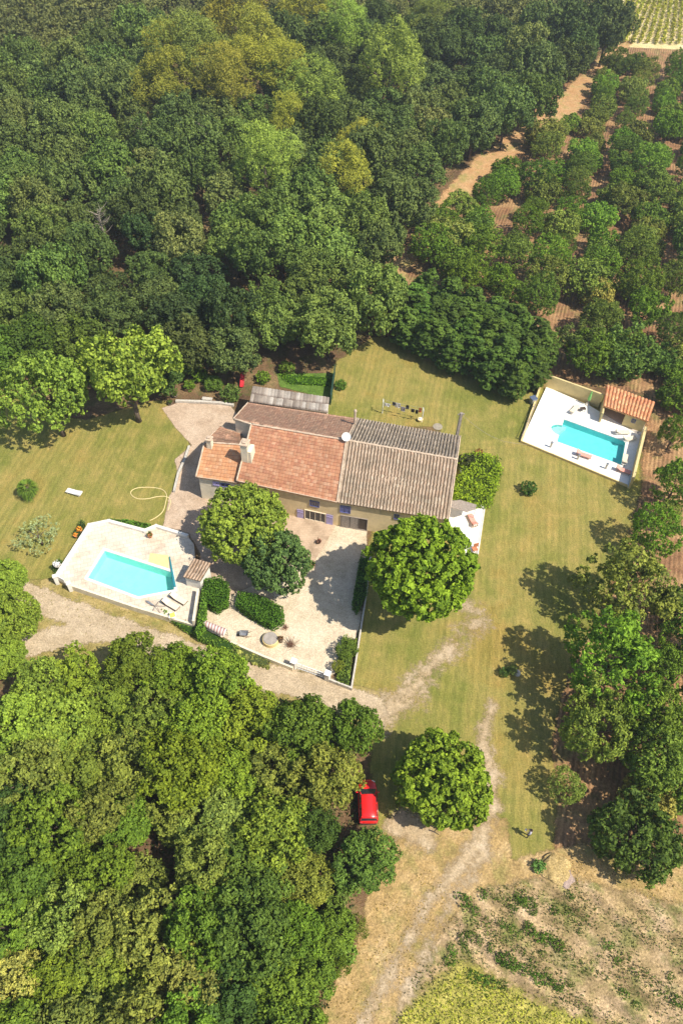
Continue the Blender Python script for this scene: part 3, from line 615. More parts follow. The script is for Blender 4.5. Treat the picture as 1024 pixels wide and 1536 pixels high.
# conifer screen
hl=[(590,455),(618,462),(632,492),(666,490),(692,515),(690,485),(722,498),(725,530),(748,505),(752,540),(780,515),(800,560),(770,575),(805,515),(735,560),(675,535),(640,515),(598,470),(625,478),(652,487),(680,496),(707,506),(735,516),(762,527),(788,537),(812,532),(640,450),(672,460),(705,470),(738,482),(772,495),(610,500),(660,520),(710,540),(757,560),(785,560)]
for i,(a,b) in enumerate(sorted(hl)):
    place('conifer',a,b-4,26,jit((.044,.076,.022),.2),'layered dark conifer in the tall screen above the lawn, %s from the wood'%ordn(i+1),'conifer_tree','tree','conifers in the screen above the lawn',.82,zc=2.7)
# palm
def palm(px,py):
    p=G(px,py,1.2); t=thing('palm_tree',(p[0],p[1],0),'small shaggy palm on the open lawn','tree'); b=MB().tube([(p[0],p[1],0),(p[0],p[1],.9),(p[0],p[1],1.6)],[.22,.17,.14],8); b.build('trunk',M['bark'],t); rg=np.random.default_rng(4); P=[];Fc=[];k=0
    for i in range(46):
        a=rg.uniform(0,6.28); e=rg.uniform(-.5,1.2); L=rg.uniform(.9,1.35); c=np.array([p[0],p[1],1.6 if i%3 else 1.0])
        for j in range(7):
            aa=a+(j-3)*.16; d=np.array([math.cos(aa)*math.cos(e),math.sin(aa)*math.cos(e),math.sin(e)]); s=np.array([-math.sin(aa),math.cos(aa),0])*.05
            q0=c+d*L*.35; q1=c+d*L*.75; q2=c+d*L+np.array([0,0,-.3*L]); P+=[q0-s*.5,q1-s,q2,q1+s]; Fc.append((k,k+1,k+2,k+3)); k+=4
    me=mesh_np('fronds',np.array(P),Fc,M['leaf'],attr={'v':('FACE',rg.uniform(0,1,len(Fc)))}); o=link('fronds',me,t); o.color=(.12,.20,.04,1)
palm(43,735)
# clipped hedges and plants grown from leaf sprays
def leafy(name,poly,h,color,label,cat,leaf=.16,dens=90,bulge=.12,seed=1,z0=0,group=None,mat=None,top_noise=.12):
    P=np.array(poly,float); rg=np.random.default_rng(seed); pts=[];nr=[]
    x0,y0=P.min(0)-.0;x1,y1=P.max(0); A=(x1-x0)*(y1-y0); n=int(A*dens); X=rg.uniform(x0,x1,n);Y=rg.uniform(y0,y1,n); d=sdist(X,Y,P); k=d>0; X,Y,d=X[k],Y[k],d[k]
    rd=np.clip(d/.45,0,1); z=h*(.78+.22*np.sqrt(1-(1-rd)**2))+top_noise*(np.sin(X*2.3+seed)*np.cos(Y*1.9))+rg.normal(0,bulge*.4,len(X))
    pts.append(np.stack([X,Y,z+z0],-1)); nr.append(np.tile([0,0,1.],(len(X),1)))
    for i in range(len(P)):
        a=P[i];b=P[(i+1)%len(P)]; L=np.linalg.norm(b-a); m=int(L*h*dens*.9); t=rg.uniform(0,1,m); q=a+(b-a)*t[:,None]; nn=np.array([b[1]-a[1],a[0]-b[0]])/max(L,1e-6)
        cen=P.mean(0)
        if nn@(a-cen)<0: nn=-nn
        zz=rg.uniform(.03,h*.95,m); off=rg.normal(0,bulge*.5,m)-.05; pts.append(np.stack([q[:,0]+nn[0]*off,q[:,1]+nn[1]*off,zz+z0],-1)); nr.append(np.tile([nn[0],nn[1],.2],(m,1)))
    V,Fc,a=leaves(np.vstack(pts),np.vstack(nr),leaf,rg,.55,.65,.3)
    me=mesh_np(name,V,Fc,mat or M['leaf'],attr={'v':('FACE',a)}); t=thing(name,(*P.mean(0),0),label,cat,group)
    color=tuple(x*1.5 for x in color); o=link('foliage',me,t); o.color=(*color,1)
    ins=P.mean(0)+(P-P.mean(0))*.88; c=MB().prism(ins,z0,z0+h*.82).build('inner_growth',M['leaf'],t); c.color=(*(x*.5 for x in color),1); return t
Z=lambda pts,z:[tuple(G(a,b,z)[:2]) for a,b in pts]
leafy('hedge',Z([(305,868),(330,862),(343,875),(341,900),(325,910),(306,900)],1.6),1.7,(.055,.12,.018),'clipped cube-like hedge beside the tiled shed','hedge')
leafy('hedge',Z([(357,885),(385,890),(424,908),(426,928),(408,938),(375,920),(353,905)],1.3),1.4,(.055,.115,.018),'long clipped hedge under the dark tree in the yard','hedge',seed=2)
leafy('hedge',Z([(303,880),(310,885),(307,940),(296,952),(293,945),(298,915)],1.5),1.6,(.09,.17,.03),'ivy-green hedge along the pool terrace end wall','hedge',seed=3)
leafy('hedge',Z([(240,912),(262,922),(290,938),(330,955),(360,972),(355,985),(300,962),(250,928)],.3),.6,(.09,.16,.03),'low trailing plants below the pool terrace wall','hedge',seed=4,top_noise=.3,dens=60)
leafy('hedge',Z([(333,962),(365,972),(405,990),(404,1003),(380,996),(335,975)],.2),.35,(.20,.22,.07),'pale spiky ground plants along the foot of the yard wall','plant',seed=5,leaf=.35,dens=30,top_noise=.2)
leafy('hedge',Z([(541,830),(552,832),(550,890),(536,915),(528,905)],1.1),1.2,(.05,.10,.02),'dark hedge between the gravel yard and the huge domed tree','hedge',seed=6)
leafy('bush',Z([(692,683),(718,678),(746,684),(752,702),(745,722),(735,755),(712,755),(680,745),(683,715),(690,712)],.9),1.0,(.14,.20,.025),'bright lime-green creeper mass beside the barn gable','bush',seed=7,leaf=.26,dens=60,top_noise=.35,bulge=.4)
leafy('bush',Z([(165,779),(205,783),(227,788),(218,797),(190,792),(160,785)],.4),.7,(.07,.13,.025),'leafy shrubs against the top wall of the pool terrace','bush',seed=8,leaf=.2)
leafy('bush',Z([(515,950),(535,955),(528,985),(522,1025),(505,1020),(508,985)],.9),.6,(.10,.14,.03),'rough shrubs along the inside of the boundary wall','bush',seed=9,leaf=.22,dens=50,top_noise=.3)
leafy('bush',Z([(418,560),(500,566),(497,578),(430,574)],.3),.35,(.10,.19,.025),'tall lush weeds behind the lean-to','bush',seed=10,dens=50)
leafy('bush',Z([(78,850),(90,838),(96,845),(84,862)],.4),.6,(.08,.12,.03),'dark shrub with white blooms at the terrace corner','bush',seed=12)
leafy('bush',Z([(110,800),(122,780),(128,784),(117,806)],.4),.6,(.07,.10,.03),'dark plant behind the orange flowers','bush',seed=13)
# ------------------------------------------------------------------ farmhouse
def roof_patch(FL,FR,BR,BL,kind,rib=.34,course=.38,th=.12):
    """tiled slope: u along the eave, v up the slope; returns V,F,UV"""
    FL,FR,BR,BL=[np.array(p,float) for p in (FL,FR,BR,BL)]
    W=np.linalg.norm(FR-FL);Ls=np.linalg.norm(BL-FL); nr=max(2,round(W/rib)); ncs=max(2,round(Ls/course))
    nrm=np.cross(FR-FL,BL-FL); nrm/=np.linalg.norm(nrm); nrm*=np.sign(nrm[2])
    if kind=='canal':
        us=np.linspace(0,nr,nr*6+1); hu=.12*np.clip(np.abs(np.sin(np.pi*us))*1.5-.35,-.2,1)**1 if False else .12*np.clip(np.sin(np.pi*(us%1))*1.6-.45,0,1)
    elif kind=='flat': us=np.linspace(0,nr,nr*4+1); hu=np.where(np.arange(len(us))%4==0,0,.022)
    else: us=np.linspace(0,nr,nr*4+1); hu=.05*(.5-.5*np.cos(2*np.pi*us))
    vs=[];hv=[]
    rg=np.random.default_rng(int(W*100))
    for i in range(ncs): vs+=[i,i+.96]; hv+=[.045 if kind!='canal' else .03,0.]
    vs.append(ncs);hv.append(0.); vs=np.array(vs,float);hv=np.array(hv)
    U,Vv=np.meshgrid(us/nr,vs/ncs); base=(FL[None,None]*(1-U)[...,None]+FR*U[...,None])*(1-Vv)[...,None]+(BL*(1-U)[...,None]+BR*U[...,None])*Vv[...,None]
    jt=rg.normal(0,.011,(len(vs),nr+1))[:,np.minimum(us.astype(int),nr)]
    sag=-.12*np.sin(np.pi*U)*np.sin(np.pi*Vv)
    Pn=base+((FR-FL)/W)[None,None]*(.035*np.sin(np.arange(len(vs))*2.1+rg.normal(0,.5,len(vs)))[:,None,None]*(np.sin(np.pi*U)**.3)[...,None])+nrm*((hu[None,:]+hv[:,None]+jt+sag)[...,None]); UV=np.stack(np.meshgrid(us+.001,vs+.001),-1)
    nv,nu=U.shape; I=np.arange(nu*nv).reshape(nv,nu); q=np.stack([I[:-1,:-1],I[:-1,1:],I[1:,1:],I[1:,:-1]],-1).reshape(-1,4)
    V=Pn.reshape(-1,3); uv=UV.reshape(-1,2)
    lo=np.array([FL,FR,BR,BL])-nrm*th; o=len(V); hi=np.array([V[0],V[nu-1],V[-1],V[-nu]]); V=np.vstack([V,lo,hi]); uv=np.vstack([uv,np.tile([0.5,0.5],(8,1))])
    q=np.vstack([q,[[o,o+3,o+2,o+1]],[[o,o+1,o+5,o+4]],[[o+1,o+2,o+6,o+5]],[[o+2,o+3,o+7,o+6]],[[o+3,o,o+4,o+7]]])
    return V,q,uv
def roof(name,cs,kind,mat,parent,**k):
    V,q,uv=roof_patch(*cs,kind,**k); return link(name,mesh_np(name,V,q,mat,uv=uv),parent)
house=thing('farmhouse',G(500,790),'long stone farmhouse with orange and grey tiled roofs in the middle of the garden','farmhouse')
mFL,mFR,bFR=G(355,722,4.2),G(505,754,4.2),G(672,781,4.2); rL,rM,rR=G(377,637,6.4),G(519,661,6.4),G(685,690,6.4)
kM,kR=G(535,628,5.0),G(690,655,5.0); xL=G(350,629,6.4); xBL=G(372,604.5,5.0); xBR=kM+(xBL-kM)*.002
wFL,wFR,wRR,wRL,wBR,wBL=G(294,716,3.8),G(357.5,725,3.8),G(363,668,5.),G(307,664,5.),G(360,650.5,4.3),G(330,640,4.3)
lFL,lFR,lBR,lBL=G(374.5,603.5,4.),G(491.6,618.5,4.),G(494,596,3.2),G(379,579,3.2)
E3=np.array([0,0,.02])
roof('main_roof',(mFL,mFR,rM,rL),'flat',M['tile_orange'],house,rib=.36,course=.40)
roof('rear_roof',(xBL,kM,rM,xL),'flat',M['tile_rear'],house,rib=.30,course=.36)
roof('barn_roof',(mFR+E3,bFR,rR,rM+E3),'canal',M['tile_canal'],house,rib=.355,course=.42)
roof('barn_rear_roof',(kM+E3,kR,rR,rM+E3),'canal',M['tile_dark'],house,rib=.355,course=.42)
roof('wing_roof',(wFL,wFR,wRR,wRL),'flat',M['tile_wing'],house,rib=.38,course=.42)
roof('wing_rear_roof',(wBL,wBR,wRR,wRL),'flat',M['tile_rear'],house,rib=.34,course=.38)
roof('lean_to_roof',(lFL,lFR,lBR,lBL),'wave',M['fibre'],house,rib=.40,course=12)
rd=MB()
for a,b,r in ((rL,rM,.11),(rM,rR,.12),(xL,rL,.10),(wRL,wRR,.10),(mFR,rM,.09),(mFL,rL,.10),(wFL,wRL,.10),(bFR,rR,.08),(rR,kR,.08),(wRL,wBL,.06),(mFL,mFR,.05),(wFL,wFR,.05),(xL,xBL,.07),(rM,kM,.07),(wBL,wBR,.05)):
    n=max(2,int(np.linalg.norm(b-a)/.4)); pts=[a+(b-a)*i/n+np.array([0,0,.09+.012*((i*7)%3)]) for i in range(n+1)]; rd.tube(pts,[r*(1+.12*((i*5)%3-1)) for i in range(n+1)],7)
rd.build('ridge_tiles',M['mortar'],house,smooth=True)
# the walls follow the roofs, set in from the eaves
u1=(mFR-mFL);u1[2]=0;u1/=np.linalg.norm(u1); back=np.array([-u1[1],u1[0],0.])
ins=.28*back
def gable(pts): # pts = plan polygon with wall-head heights
    return [(p[0],p[1]) for p in pts],[p[2]-.13 for p in pts]
mb=MB()
def block(mb,FL,FR,RR,RL,BR,BL,inl=.2,inr=.2):
    du=(FR-FL);du=du/np.linalg.norm(du)
    dF=lambda p,k:p+ (RL-FL)/np.linalg.norm((RL-FL)[:2])*.28+du*k; dB=lambda p,k:p+(RL-BL)/np.linalg.norm((RL-BL)[:2])*.25+du*k
    pts=[dF(FL,inl),dF(FR,-inr),RR-du*inr,dB(BR,-inr),dB(BL,inl),RL+du*inl]
    n=6; V=[(p[0],p[1],0) for p in pts]+[(p[0],p[1],p[2]-.16) for p in pts]
    Fs=[(i,(i+1)%n,n+(i+1)%n,n+i) for i in range(n)]+[(6,7,8,11),(11,8,9,10)]
    mb.add(V,Fs); return pts
pm=block(mb,mFL,mFR,rM,rL,kM,G(398,609,5.),.1,0); pb=block(mb,mFR,bFR,rR,rM,kR,kM,.003,.12)
mb.build('wall',M['stucco'],house)
mw=MB(); pw=block(mw,wFL,wFR,wRR,wRL,wBR,wBL,.2,.05); mw.build('wing_wall',M['stucco_pale'],house)
mx=MB(); q=[xL+np.array([.15,.05,0]),rL+np.array([.1,.02,0]),G(398,609,5.)+np.array([.1,-.3,0]),xBL+np.array([.2,-.25,0])]
mx.add([(p[0],p[1],0) for p in q]+[(p[0],p[1],p[2]-.17) for p in q],[(0,1,5,4),(1,2,6,5),(2,3,7,6),(3,0,4,7),(4,5,6,7)])
ml_=[lFL+np.array([.2,.05,0]),lFR+np.array([-.12,.05,0]),lBR+np.array([-.12,-.2,0]),lBL+np.array([.2,-.2,0])]
mx.add([(p[0],p[1],0) for p in ml_]+[(p[0],p[1],p[2]-.15) for p in ml_],[(0,1,5,4),(1,2,6,5),(2,3,7,6),(3,0,4,7),(4,5,6,7)])
mx.build('rear_wall',M['stucco_pale'],house)
def on_plane(px,py,A,B):
    d=ray(px,py); n=np.array([-(B-A)[1],(B-A)[0],0]); t=((A-CP)@n)/(d@n); return CP+d*t
def facade(pts,x0,y0,x1,y1):
    A,B=pts[0],pts[1]; p=on_plane(x0,y0,A,B); q=on_plane(x1,y1,A,B); uu=(B-A);uu[2]=0;uu/=np.linalg.norm(uu)
    c=(p+q)/2; wd=abs((q-p)@uu); return c,wd,abs(p[2]-q[2]),math.atan2(uu[1],uu[0]),uu,np.array([uu[1],-uu[0],0])
def opening(pts,x0,y0,x1,y1,name='window',frame='blue',pane='glass',bars=2,depth=.05,zfloor=None):
    c,wd,h,an,uu,nn=facade(pts,x0,y0,x1,y1); 
    if zfloor is not None: top=c[2]+h/2; h=top-zfloor; c[2]=zfloor+h/2
    f=MB(); t=.07
    for sx in (-1,1): f.box(c+uu*sx*(wd/2-t/2)+nn*depth,(t,.10,h),an)
    for sz in (-1,1): f.box(c+np.array([0,0,sz*(h/2-t/2)])+nn*depth,(wd-2*t-.002,.096,t),an)
    for i in range(bars): f.box(c+uu*(wd*((i+1)/(bars+1)-.5))+nn*depth,(.035,.06,h-2*t-.002),an)
    o=f.build(name,M[frame],house); MB().box(c+nn*.012,(wd-t,.03,h-t),an).build('pane',M[pane],o); return c,wd,h,an,uu,nn
def shutter(pts,x0,y0,x1,y1,mat='lilac'):
    c,wd,h,an,uu,nn=facade(pts,x0,y0,x1,y1); s=MB().box(c+nn*.06,(wd,.05,h),an)
    for k in (-.3,.3): s.box(c+nn*.1+np.array([0,0,k*h]),(wd*.92,.03,.09),an)
    s.build('shutter',M[mat],house)
opening(pm,464.5,750,479,761,bars=3); opening(pb,510,757.5,525.5,770,pane='blue',bars=1)
opening(pm,457,763.5,488.5,786,frame='cream',bars=3,zfloor=.06); shutter(pm,445.5,763,455.5,781.5); shutter(pm,489.5,770.5,499,789)
opening(pb,591,771,598,779,bars=1); opening(pw,331,724,345,731,bars=1); shutter(pw,319,721.5,330,729)
c,wd,h,an,uu,nn=opening(pb,511,772,550.5,792,name='garage_door',frame='greywood',pane='darkwood',bars=2,zfloor=.03)  # dark panel stands in for the unlit interior beside the door leaves
for k in (-.32,.0): MB().box(c+uu*wd*k+nn*.06,(wd*.28,.04,h*.92),an).build('door_leaf',M['greywood'],house)
def chimney(p,z0,z1,w,d,mat='stucco_pale',cap=True,name='chimney'):
    b=MB().box((p[0],p[1],(z0+z1)/2),(w,d,z1-z0),math.atan2(u1[1],u1[0]))
    o=b.build(name,M[mat],house)
    if cap: MB().box((p[0],p[1],z1+.06),(w+.18,d+.18,.12),math.atan2(u1[1],u1[0])).box((p[0],p[1],z1+.2),(w*.6,d*.6,.16),math.atan2(u1[1],u1[0])).build('cap',M['mortar'],o)
chimney(G(315,667,5.2),4.5,6.1,.55,.6); chimney(G(369,683,5.6),4.4,7.5,.75,.95); chimney(G(376,684,5.6)+back*.2,4.8,6.6,.42,1.3,cap=False)
pf=G(531.6,637,5.4); MB().cyl((pf[0],pf[1],5.),(pf[0],pf[1],7.4),.13,n=10).lathe((pf[0],pf[1],7.4),[(.17,0),(.2,.05),(.14,.25),(.05,.3)],10).build('flue',M['mortar'],house)
# courtyard skylight between wing and rear wall
MB().box(G(368,647,4.35),(.7,1.1,.06),math.atan2(u1[1],u1[0])).build('skylight',M['glass'],house)
# dish
dp=G(519.5,655,7.1); dn=Vector((-.12,-.75,.65)).normalized(); qq=dn.to_track_quat('Z','Y'); V=[];Fs=[]
for i,(r,z) in enumerate([(0.001,0),(.2,.015),(.38,.06),(.5,.11)]):
    for j in range(24): V.append(Vector(dp)+qq@Vector((r*math.cos(j*math.pi/12),r*math.sin(j*math.pi/12),z)))
for i in range(3):
    for j in range(24): Fs.append((i*24+j,i*24+(j+1)%24,(i+1)*24+(j+1)%24,(i+1)*24+j))
dish=MB().add(V,Fs).tube([Vector(dp)+Vector((.35,0,-.45)),Vector(dp)+dn*.55+Vector((0,0,-.1))],.02,6).build('satellite_dish',M['white'],house,smooth=True)
MB().cyl((dp[0],dp[1]+.1,6.3),(dp[0],dp[1]+.1,dp[2]),.035).build('mast',M['metal'],dish)
# tall post behind the barn corner, with its wire
pt=G(691.7,619.5,8.2); t=thing('utility_pole',(pt[0],pt[1],0),'dark squared pole rising behind the barn gable','pole')
MB().box((pt[0],pt[1],4.1),(.34,.30,8.2),.2,.85).build('pole',M['greywood'],t); MB().box((pt[0],pt[1],8.02),(.75,.09,.12),.2).build('crossarm',M['greywood'],t)
w1=G(790,668,.8); pts=[]
for i in range(17):
    k=i/16; pts.append((pt[0]+(w1[0]-pt[0])*k,pt[1]+(w1[1]-pt[1])*k,8.05+(.9-8.05)*k-1.2*math.sin(math.pi*k)))
tag(MB().tube(pts,.014,5).build('overhead_wire',M['greywood']),'thin wire running from the dark pole down towards the right pool','wire')
# ------------------------------------------------------------------ pools
def water_mat(name,tint,gl=.06):
    k=N(name); k.t.nodes.remove(k.b); tr=k.n('ShaderNodeBsdfTransparent'); tr.inputs[0].default_value=(*tint,1)
    g=k.n('ShaderNodeBsdfGlossy'); g.inputs['Roughness'].default_value=.05; fr=k.n('ShaderNodeFresnel'); fr.inputs[0].default_value=1.33
    bp=k.n('ShaderNodeBump'); bp.inputs['Strength'].default_value=.35; bp.inputs['Distance'].default_value=.03; k.l(k.noise(k.pos(),3.2,3,.6,.6),bp.inputs['Height']); k.l(bp.outputs[0],g.inputs['Normal']); k.l(bp.outputs[0],fr.inputs['Normal'])
    ms=k.n('ShaderNodeMixShader'); k.l(fr.outputs[0],ms.inputs[0]); k.l(tr.outputs[0],ms.inputs[1]); k.l(g.outputs[0],ms.inputs[2]); k.l(ms.outputs[0],k.out.inputs[0]); return k.m
def liner(name,c):
    k=N(name); v=k.pos(); vo=k.n('ShaderNodeTexVoronoi',feature='DISTANCE_TO_EDGE'); nz=k.n('ShaderNodeVectorMath',operation='ADD'); 
    n2=k.n('ShaderNodeTexNoise'); n2.inputs['Scale'].default_value=1.4; k.l(v,n2.inputs['Vector']); k.l(v,nz.inputs[0]); k.l(n2.outputs[1],nz.inputs[1]); k.l(nz.outputs[0],vo.inputs['Vector']); vo.inputs['Scale'].default_value=2.6
    f=k.noise(v,1.2,5,.7); cc=k.ramp(f,[(.3,tuple(x*.88 for x in c)),(.7,tuple(min(1,x*1.1) for x in c))]); k.base(cc,.6,.1); return k.m
def slab_with_hole(outer,hole,z0,z1,mb):
    rings=[[Vector((p[0],p[1],0)) for p in outer]]+([[Vector((p[0],p[1],0)) for p in hole]] if hole else [])
    tr=tessellate_polygon(rings); allp=[p for r in rings for p in r]
    Fs=[]
    for t in tr:
        a,b,c=[allp[i] for i in t]
        Fs.append(tuple(t) if (b-a).cross(c-a).z>0 else tuple(reversed(t)))
    mb.add([(p.x,p.y,z1) for p in allp],Fs)
    for r,s in zip(rings,(1,-1)):
        n=len(r); ar=sum(r[i].x*r[(i+1)%n].y-r[(i+1)%n].x*r[i].y for i in range(n))*s
        V=[(p.x,p.y,z0) for p in r]+[(p.x,p.y,z1) for p in r]; F_=[(i,(i+1)%n,n+(i+1)%n,n+i) for i in range(n)]
        mb.add(V,F_ if ar>0 else [tuple(reversed(f)) for f in F_])
    return mb
def offset(poly,d):
    P=[np.array(p[:2],float) for p in poly]; n=len(P); ar=sum(P[i][0]*P[(i+1)%n][1]-P[(i+1)%n][0]*P[i][1] for i in range(n)); sg=1 if ar>0 else -1; out=[]
    for i in range(n):
        a,b,c=P[i-1],P[i],P[(i+1)%n]; e1=(b-a)/np.linalg.norm(b-a);e2=(c-b)/np.linalg.norm(c-b); n1=np.array([e1[1],-e1[0]])*sg;n2=np.array([e2[1],-e2[0]])*sg
        m=(n1+n2); m/=max(1e-6,m@m/2*1.0); out.append(tuple(b+m*d*1.0))
    return out
def pool(poly,z,label,depth,linercol,tint,coping='white_stone',cw=.3):
    c=np.mean([p[:2] for p in poly],0); t=thing('swimming_pool',(c[0],c[1],0),label,'pool'); q=offset(poly,.004)
    b=MB(); n=len(q); ar=sum(q[i][0]*q[(i+1)%n][1]-q[(i+1)%n][0]*q[i][1] for i in range(n))
    if ar<0: q=q[::-1]
    V=[(p[0],p[1],z-depth) for p in q]+[(p[0],p[1],z+.0) for p in q]; b.add(V,[((i+1)%n,i,n+i,n+(i+1)%n) for i in range(n)]+[tuple(range(n))])
    b.build('basin',liner('pool_liner_'+str(n),linercol),t)
    b=MB().add([(p[0],p[1],z-.10) for p in offset(q,-.003)],[tuple(range(n))]); b.build('water',water_mat('pool_water_%d'%n,tint),t)
    slab_with_hole(offset(q,cw),q,z-.02,z+.05,MB()).build('coping',M['white_wall'],t); return t
# lower the ground inside the pools: the terraces stand above the ground, basins are sunk into them
# the left pool terrace stands on a retaining wall above the drive
TERR=[G(a,b,ZT) for a,b in ((83,865),(133,788),(163,782),(217,797),(234,790),(281,804),(291,816),(297,890),(289,937),(107,880))]
pool(LP,ZT,'turquoise five-sided pool on the walled pale terrace near the drive',1.2,(.55,.84,.78),(.64,.94,.91))
st=MB(); slab_with_hole([p[:2] for p in TERR],[p[:2] for p in offset(LP,.302)],0.,ZT,st); o=st.build('pool_terrace',paving_mat('terrace_paving',(.66,.57,.46),(.59,.51,.41),.5,.62,R_(-18))); struct(o)
def wall_thing(name,pts,th,z0,z1,mat,label,cat='wall',group=None):
    p=pts[len(pts)//2]; o=MB().wallline(pts,th,z0,z1).build(name,M[mat]); return tag(o,label,cat,group)
wall_thing('parapet_wall',[G(a,b,ZT+.35) for a,b in ((86,861),(134,786.5),(163,780.5),(217,795),(234,788),(280,802))],.34,0,ZT+.35,'white_wall','thick pale parapet bending round the lawn side of the pool terrace')
wall_thing('retaining_wall',[G(a,b,ZT+.22) for a,b in ((106,877),(200,909),(289,936))],.22,0,ZT+.22,'stucco_pale','low retaining wall between the pool terrace and the gravel road')
wall_thing('terrace_end_wall',[G(a,b,ZT+1.) for a,b in ((297,884),(290,930))],.22,0,ZT+1.,'stucco_pale','wall under ivy closing the end of the pool terrace')
t=thing('terrace_gate',G(92,872),'white gate between short pillars at the terrace corner','gate')
for a,b in ((83,866),(103.5,876.5)):
    p=G(a,b,ZT+.5); MB().box((p[0],p[1],(ZT+.7)/2),(.36,.36,ZT+.7),.4).box((p[0],p[1],ZT+.74),(.46,.46,.08),.4).build('pillar',M['white_wall'],t,bevel=.02)
p=G(92,871,ZT); MB().box((p[0],p[1],ZT+.25),(1.1,.06,.7),math.atan2(-.7,1.3)).build('gate_panel',M['white'],t)
# small tiled shed
sh=thing('garden_shed',G(296,858),'small tiled shed at the end of the pool terrace','shed')
s4=[G(274,865.5,ZT+1.7),G(300.6,872,ZT+1.7),G(317,845,ZT+2.3),G(290.5,837.6,ZT+2.3)]
roof('roof',s4,'canal',M['tile_shed'],sh,rib=.3,course=.38)
cn4=sum(s4)/4; q=[cn4+(p-cn4)*.84 for p in s4]; b=MB(); b.add([(p[0],p[1],0) for p in q]+[(p[0],p[1],p[2]-.12) for p in q],[(0,1,5,4),(1,2,6,5),(2,3,7,6),(3,0,4,7),(4,5,6,7)]); b.build('wall',M['white_wall'],sh)
# things on the terrace
def quad_on(name,px,z,th,mat,label,cat):
    P=[G(a,b,z)[:2] for a,b in px]; return tag(MB().prism(P,z-th,z).build(name,M[mat]),label,cat)
quad_on('pool_mat',((225.5,829.5),(253,833),(253.2,853),(222.5,843.5)),ZT+.03,.035,'yellowmat','sand-yellow mat lying beside the turquoise pool','mat')
p0,p1=G(254.5,835,ZT+.15),G(262,880,ZT+.15); tag(MB().tube([p0,p1],[.05,.16],8).build('pool_cover_roll',simple('teal_cover',(.03,.22,.27),.6,.1)),'dark teal rolled cover along the short end of the turquoise pool','pool cover')
def lounger(p,ang,z,mat,label,group=None,frame='white_plastic',L=1.85,raised=.5):
    t=thing('sun_lounger',(p[0],p[1],z),label,'sun lounger',group,ang); W=.62
    f=MB()
    for s in (-1,1): f.box((0,s*(W/2-.03),.30),(L,.05,.06))
    for x in (-L/2+.03,L*.1,L/2-.03): f.box((x,0,.295),(.05,W-.11,.05))
    o=f.build('frame',M[frame],None); o.parent=t
    for x in (-L*.38,L*.38):
        for s in (-1,1): o=MB().box((x,s*(W/2-.06),.135),(.05,.05,.27)).build('leg',M[frame],None); o.parent=t
    b=MB().box((-L*.15,0,.365),(L*.66,W-.02,.07)); o=b.build('cushion',M[mat],None,bevel=.02); o.parent=t
    c,s_=math.cos(raised),math.sin(raised); x0=L*.18; l=L*.36; V=[]
    for dx,dz in ((0,.33),(0,.40)):
        for k in (0,1): 
            for y in (-W/2+.01,W/2-.01): V.append((x0+k*l*c-(dz-.33)*s_,y,dz+k*l*s_))
    o=MB().add(V,[(0,2,3,1),(4,5,7,6),(0,1,5,4),(2,6,7,3),(0,4,6,2),(1,3,7,5)]).build('backrest',M[mat],None); o.parent=t
    return t
def lg(px0,px1,z,mat,label,group,**k):
    a=G(*px0,z+.35);b=G(*px1,z+.35); d=b-a; return lounger((a+b)/2,math.atan2(d[1],d[0]),z,mat,label,group,**k)
GL='sun loungers round the turquoise pool';GR='sun loungers on the white pool deck'
lg((266,912),(247,901),ZT,'cream','cream sun lounger next to the lime-cushioned stool, on the pale terrace',GL,frame='darkwood'); lg((277,903),(260,893),ZT,'cream','cream sun lounger nearest the shed, on the pale terrace',GL,frame='darkwood')
p=G(259,923,ZT+.4); t=thing('stool',(p[0],p[1],ZT),'white stool with a lime-yellow cushion on the pale terrace','stool'); f=MB()
for sx in (-1,1):
    for sy in (-1,1): f.box((p[0]+sx*.26,p[1]+sy*.26,ZT+.19),(.05,.05,.38))
f.box((p[0],p[1],ZT+.40),(.66,.66,.05)); f.build('frame',M['white_plastic'],t); MB().box((p[0],p[1],ZT+.47),(.5,.5,.09),.4).build('cushion',M['lime'],t,bevel=.03)
p=G(236,912,ZT); t=thing('parasol_stand',(p[0],p[1],ZT),'folded parasol lying over its spider-legged stand on the pale terrace','parasol'); f=MB()
for k in range(5): a=k*1.257+.3; f.tube([(p[0],p[1],ZT+.45),(p[0]+math.cos(a)*.8,p[1]+math.sin(a)*.8,ZT+.03)],.025,6)
f.build('stand',M['greywood'],t); a,b=G(219,901,ZT+.1),G(232,909,ZT+.1); MB().tube([a,a+(b-a)*.3,b],[.05,.14,.05],8).build('canopy',M['metal'],t)
def pot(px,py,z,r,h,mat,label,plant=None,col=OAKM):
    p=G(px,py,z+h); t=thing('plant_pot',(p[0],p[1],z),label,'plant pot'); MB().lathe((p[0],p[1],z),[(r*.65,0),(r,h*.9),(r*1.1,h*.9),(r*1.1,h),(r*.9,h),(r*.85,h*.85)],14).build('pot',M[mat],t,smooth=False)
    rg=np.random.default_rng(int(px)); n=60; d=rdir(n,rg); P_=np.array([p[0],p[1],z+h+r*.5])+d*r*rg.uniform(.6,1.3,(n,1))
    V,Fc,a=leaves(P_,d,r*.7,rg); o=link('plant',mesh_np('plant',V,Fc,M[plant] if plant else M['leaf'],attr={'v':('FACE',a)}),t); o.color=(*col,1)
pot(225,802,ZT,.28,.4,'terracotta','terracotta pot in the top corner of the pale terrace')
pot(119,795,.1,.28,.35,'terracotta','pot of bright orange flowers outside the parapet','orangeflower'); pot(114,803,.2,.2,.3,'terracotta','smaller pot of orange flowers outside the parapet','orangeflower')
pot(86,847,.8,.3,.35,'stone','pale pot of white blooms at the terrace corner','linen'); pot(468,846,0,.3,.4,'terracotta','terracotta pot at the corner of the pink paving'); pot(478,812,0,.25,.35,'darkstone','brown pot standing on the pink paving',None,(.2,.08,.05))
